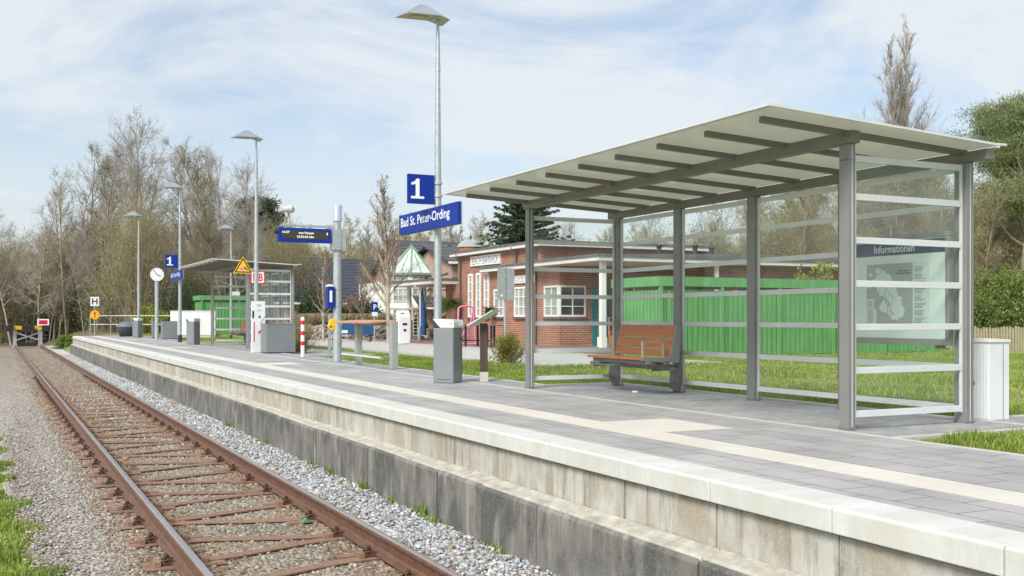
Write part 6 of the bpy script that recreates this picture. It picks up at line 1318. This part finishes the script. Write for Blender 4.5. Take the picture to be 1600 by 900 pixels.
for x in (498, 516, 534, 545, 556, 568, 582, 594, 603, 690): o = tu.copy(); C.objects.link(o); o.location = (*D(x, 53.5 if x < 650 else 51), 1.05 if x < 650 else 0.9); o.rotation_euler.z = x
# hanging plant
rg = np.random.default_rng(9); n_ = 700; a = rg.uniform(0, 2 * PI, n_); L_ = rg.uniform(.2, .55, n_); P0 = rg.normal(0, .05, (n_, 3)); d_ = np.stack([np.cos(a), np.sin(a), rg.uniform(-.9, .8, n_)], 1); P1 = P0 + d_ * L_[:, None]; P1[:, 2] -= .1
V, F = seg_mesh(np.concatenate([P0, P1, np.full((n_, 1), .008), np.full((n_, 1), .004)], 1), 3)
hp_ = thing('hanging_plant', 'spiky green plant hanging on the brick pier beside the tall lamp post', 'plant', (18.4, YatX(705, 18.4), 2.45)); npmesh('foliage', V, F, ['leaf_fresh'], col=np.ones((len(V), 3)) * .8, parent=hp_); MB('dark').tube([(0, 0, 0.1), (0, 0, 0.9)], .01, 5).build('hook', hp_)
hp2 = dup(hp_, (18.6, YatX(765, 18.6), 2.1), 1, 'small hanging plant between the tall windows and the sign pole', scale=0.6)

# ---------------------------------------------------------------- grass as blades
def blades(name, x, y, z, h, rng, label, green=(1, 1, 1), dry=0.25, wid=0.006, bend=0.6):
    n_ = len(x); a = rng.uniform(0, 2 * PI, n_); b_ = np.abs(rng.normal(0, bend, n_)) * h * .6; w_ = wid * rng.uniform(.6, 1.3, n_)
    base = np.stack([x, y, z], 1); sd_ = np.stack([-np.sin(a), np.cos(a), 0 * a], 1) * w_[:, None]; o_ = np.stack([np.cos(a), np.sin(a), 0 * a], 1)
    m_ = base + o_ * (b_ * .35)[:, None]; m_[:, 2] += h * .6; t_ = base + o_ * b_[:, None]; t_[:, 2] += h * (1 - .25 * np.minimum(1, b_ / (h + 1e-6)))
    V = np.stack([base - sd_, base + sd_, m_ + sd_ * .8, m_ - sd_ * .8, t_], 1).reshape(-1, 3); i = np.arange(n_) * 5; F = np.concatenate([np.stack([i, i + 1, i + 2], 1), np.stack([i, i + 2, i + 3], 1), np.stack([i + 3, i + 2, i + 4], 1)])
    c = np.ones((n_, 3)) * rng.uniform(.6, 1.35, (n_, 1)); dr = rng.random(n_) < dry; c = c * np.array([1.0, 1.05, 0.8]); c[dr] = np.array([2.1, 1.25, 3.2]) * rng.uniform(.7, 1.15, (dr.sum(), 1))
    o = npmesh(name, V, F, ['blade'], col=np.repeat(c, 5, axis=0)); tag(o, label, 'grass', kind='stuff'); return o
rg = np.random.default_rng(21)
def clump_noise(x, y, s=2.0): return 0.5 + 0.25 * (np.sin(x * s * 2.1 + 1.3 * np.sin(y * s)) + np.sin(y * s * 1.7 + 2.0 + 1.1 * np.sin(x * s * 1.3)))
n_ = 62000; x = rg.uniform(6.44, 12.5, n_); y = 6.04 - np.abs(rg.normal(0, 2.2, n_)) * 1.0; k_ = (y > 1.5); x, y = x[k_], y[k_]; cl = clump_noise(x, y, 3.1); x = x + rg.normal(0, .015, len(x))
x = np.maximum(x, 6.41 + .09 * rg.random(len(x))); blades('grass', x, y, np.interp(x, [6.4, 7.7, 8.1, 9.6, 10.5], [.715, .715, .74, .74, .66]) + .02, (0.035 + .085 * cl) * rg.uniform(.5, 1.2, len(x)), rg, 'tufted grass patch at the right edge of the paving', dry=.2)
# strip behind the white cabinet and the lawn beyond the shelter
n_ = 190000; u = rg.random(n_) ** 1.5; y = rg.uniform(6.9, 24.0, n_); x = 8.33 + 19 * u; k_ = (y < 23.8) & ~((x > 10.8) & (x < 15.5) & (y > 20.3)) & ~((x < 11) & (y < 7.0)) & ~((x > 16.4) & (x < 27) & (y > 24)) & ~((x < 8.7) & (y < 7.9)); x, y = x[k_], y[k_]; z = np.interp(x, [8.1, 9.6, 10.5, 11], [.74, .74, .66, .66]) - .01; dd_ = clump_noise(x, y, .9)
k_ = rg.random(len(x)) < .55 + .5 * dd_; x, y, z, dd_ = x[k_], y[k_], z[k_], dd_[k_]
blades('grass', x, y, z, (.03 + .07 * dd_) * rg.uniform(.5, 1.3, len(x)), rg, 'patchy lawn with dry straw behind the near shelter', dry=.32, wid=.008)
# lawn strip between platform and road, further along
n_ = 90000; y = 13.3 + 30 * rg.random(n_) ** 1.3; x = rg.uniform(7.12, 10.8, n_); k_ = ~((y > 26.8) & (y < 31.6) & (x < 9.4)) & ~((y > 31) & (x < 9.0)) & ~((x > 9.58) & (x < 9.78)); x, y = x[k_], y[k_]
blades('grass', x, y, np.interp(x, [7.05, 7.7, 8.1, 9.6, 10.5, 11], [.715, .715, .74, .74, .66, .66]) - .01, .05 * rg.uniform(.4, 1.2, len(x)), rg, 'bright lawn strip between the platform and the road', dry=.12, wid=.008)
n_ = 16000; x = rg.uniform(6.7, 12, n_); y = rg.uniform(46, 66, n_); k_ = (x > 7.5) | (y > 60.3); x, y = x[k_], y[k_]; blades('grass', x, y, np.array([terrain_z(a, b_) for a, b_ in zip(x, y)]), .09 * rg.uniform(.4, 1.2, len(x)), rg, 'grass at the far end of the platform', dry=.1, wid=.012)
# verge left of the track
n_ = 42000; y = 6.0 + 18 * rg.random(n_) ** 1.5; x = np.array([left_edge(v) for v in y]) + 0.10 - np.abs(rg.normal(0, .55, n_)); cl = clump_noise(x, y, 3.3); k_ = rg.random(n_) < .35 + cl * .9; x, y, cl = x[k_], y[k_], cl[k_]
x = x + .12 * np.sin(y * 3.7) ; k_ = ((y < 13.2) | (y > 14.2)) ; x, y, cl = x[k_], y[k_], cl[k_]
blades('grass', x, y, np.full(len(x), -.262), (.02 + .085 * cl ** 1.5) * rg.uniform(.5, 1.3, len(x)), rg, 'uneven yellow-green grass verge left of the track', dry=.22)
# weeds along the platform wall
n_ = 420; ws = [(11.0, .14), (12.3, .1), (13.1, .08), (9.25, .15), (8.95, .09), (7.65, .08), (6.2, .07), (10.1, .07), (15.6, .09), (18.4, .1)]; xs_, ys_, hs2 = [], [], []
for (yc, h) in ws: xs_.append(3.655 - np.abs(rg.normal(0, .02, 60))); ys_.append(yc + rg.normal(0, .09, 60)); hs2.append(h * rg.uniform(.3, 1.1, 60))
blades('weeds', np.concatenate(xs_), np.concatenate(ys_), np.full(60 * len(ws), -.14), np.concatenate(hs2), rg, 'small green weeds along the foot of the platform wall', dry=.1)
# dandelions
for i, (x, y) in enumerate(((458, 553), (492, 553.5), (572, 531), (555, 533), (722, 578), (757, 575), (800, 580), (1095, 592))):
    q = G(x, y, 0.74); m = MB('yellow_sign').tube([(0, 0, .05), (0, 0, .065)], [.02, .012], 8); m.mat('wood_picket').tube([(0, 0, 0), (0, 0, .05)], .003, 4); o = m.build('dandelion', loc=(q[0], q[1], 0.70)); tag(o, 'tiny yellow dandelion in the lawn', 'flower', 'dandelions in the lawn')
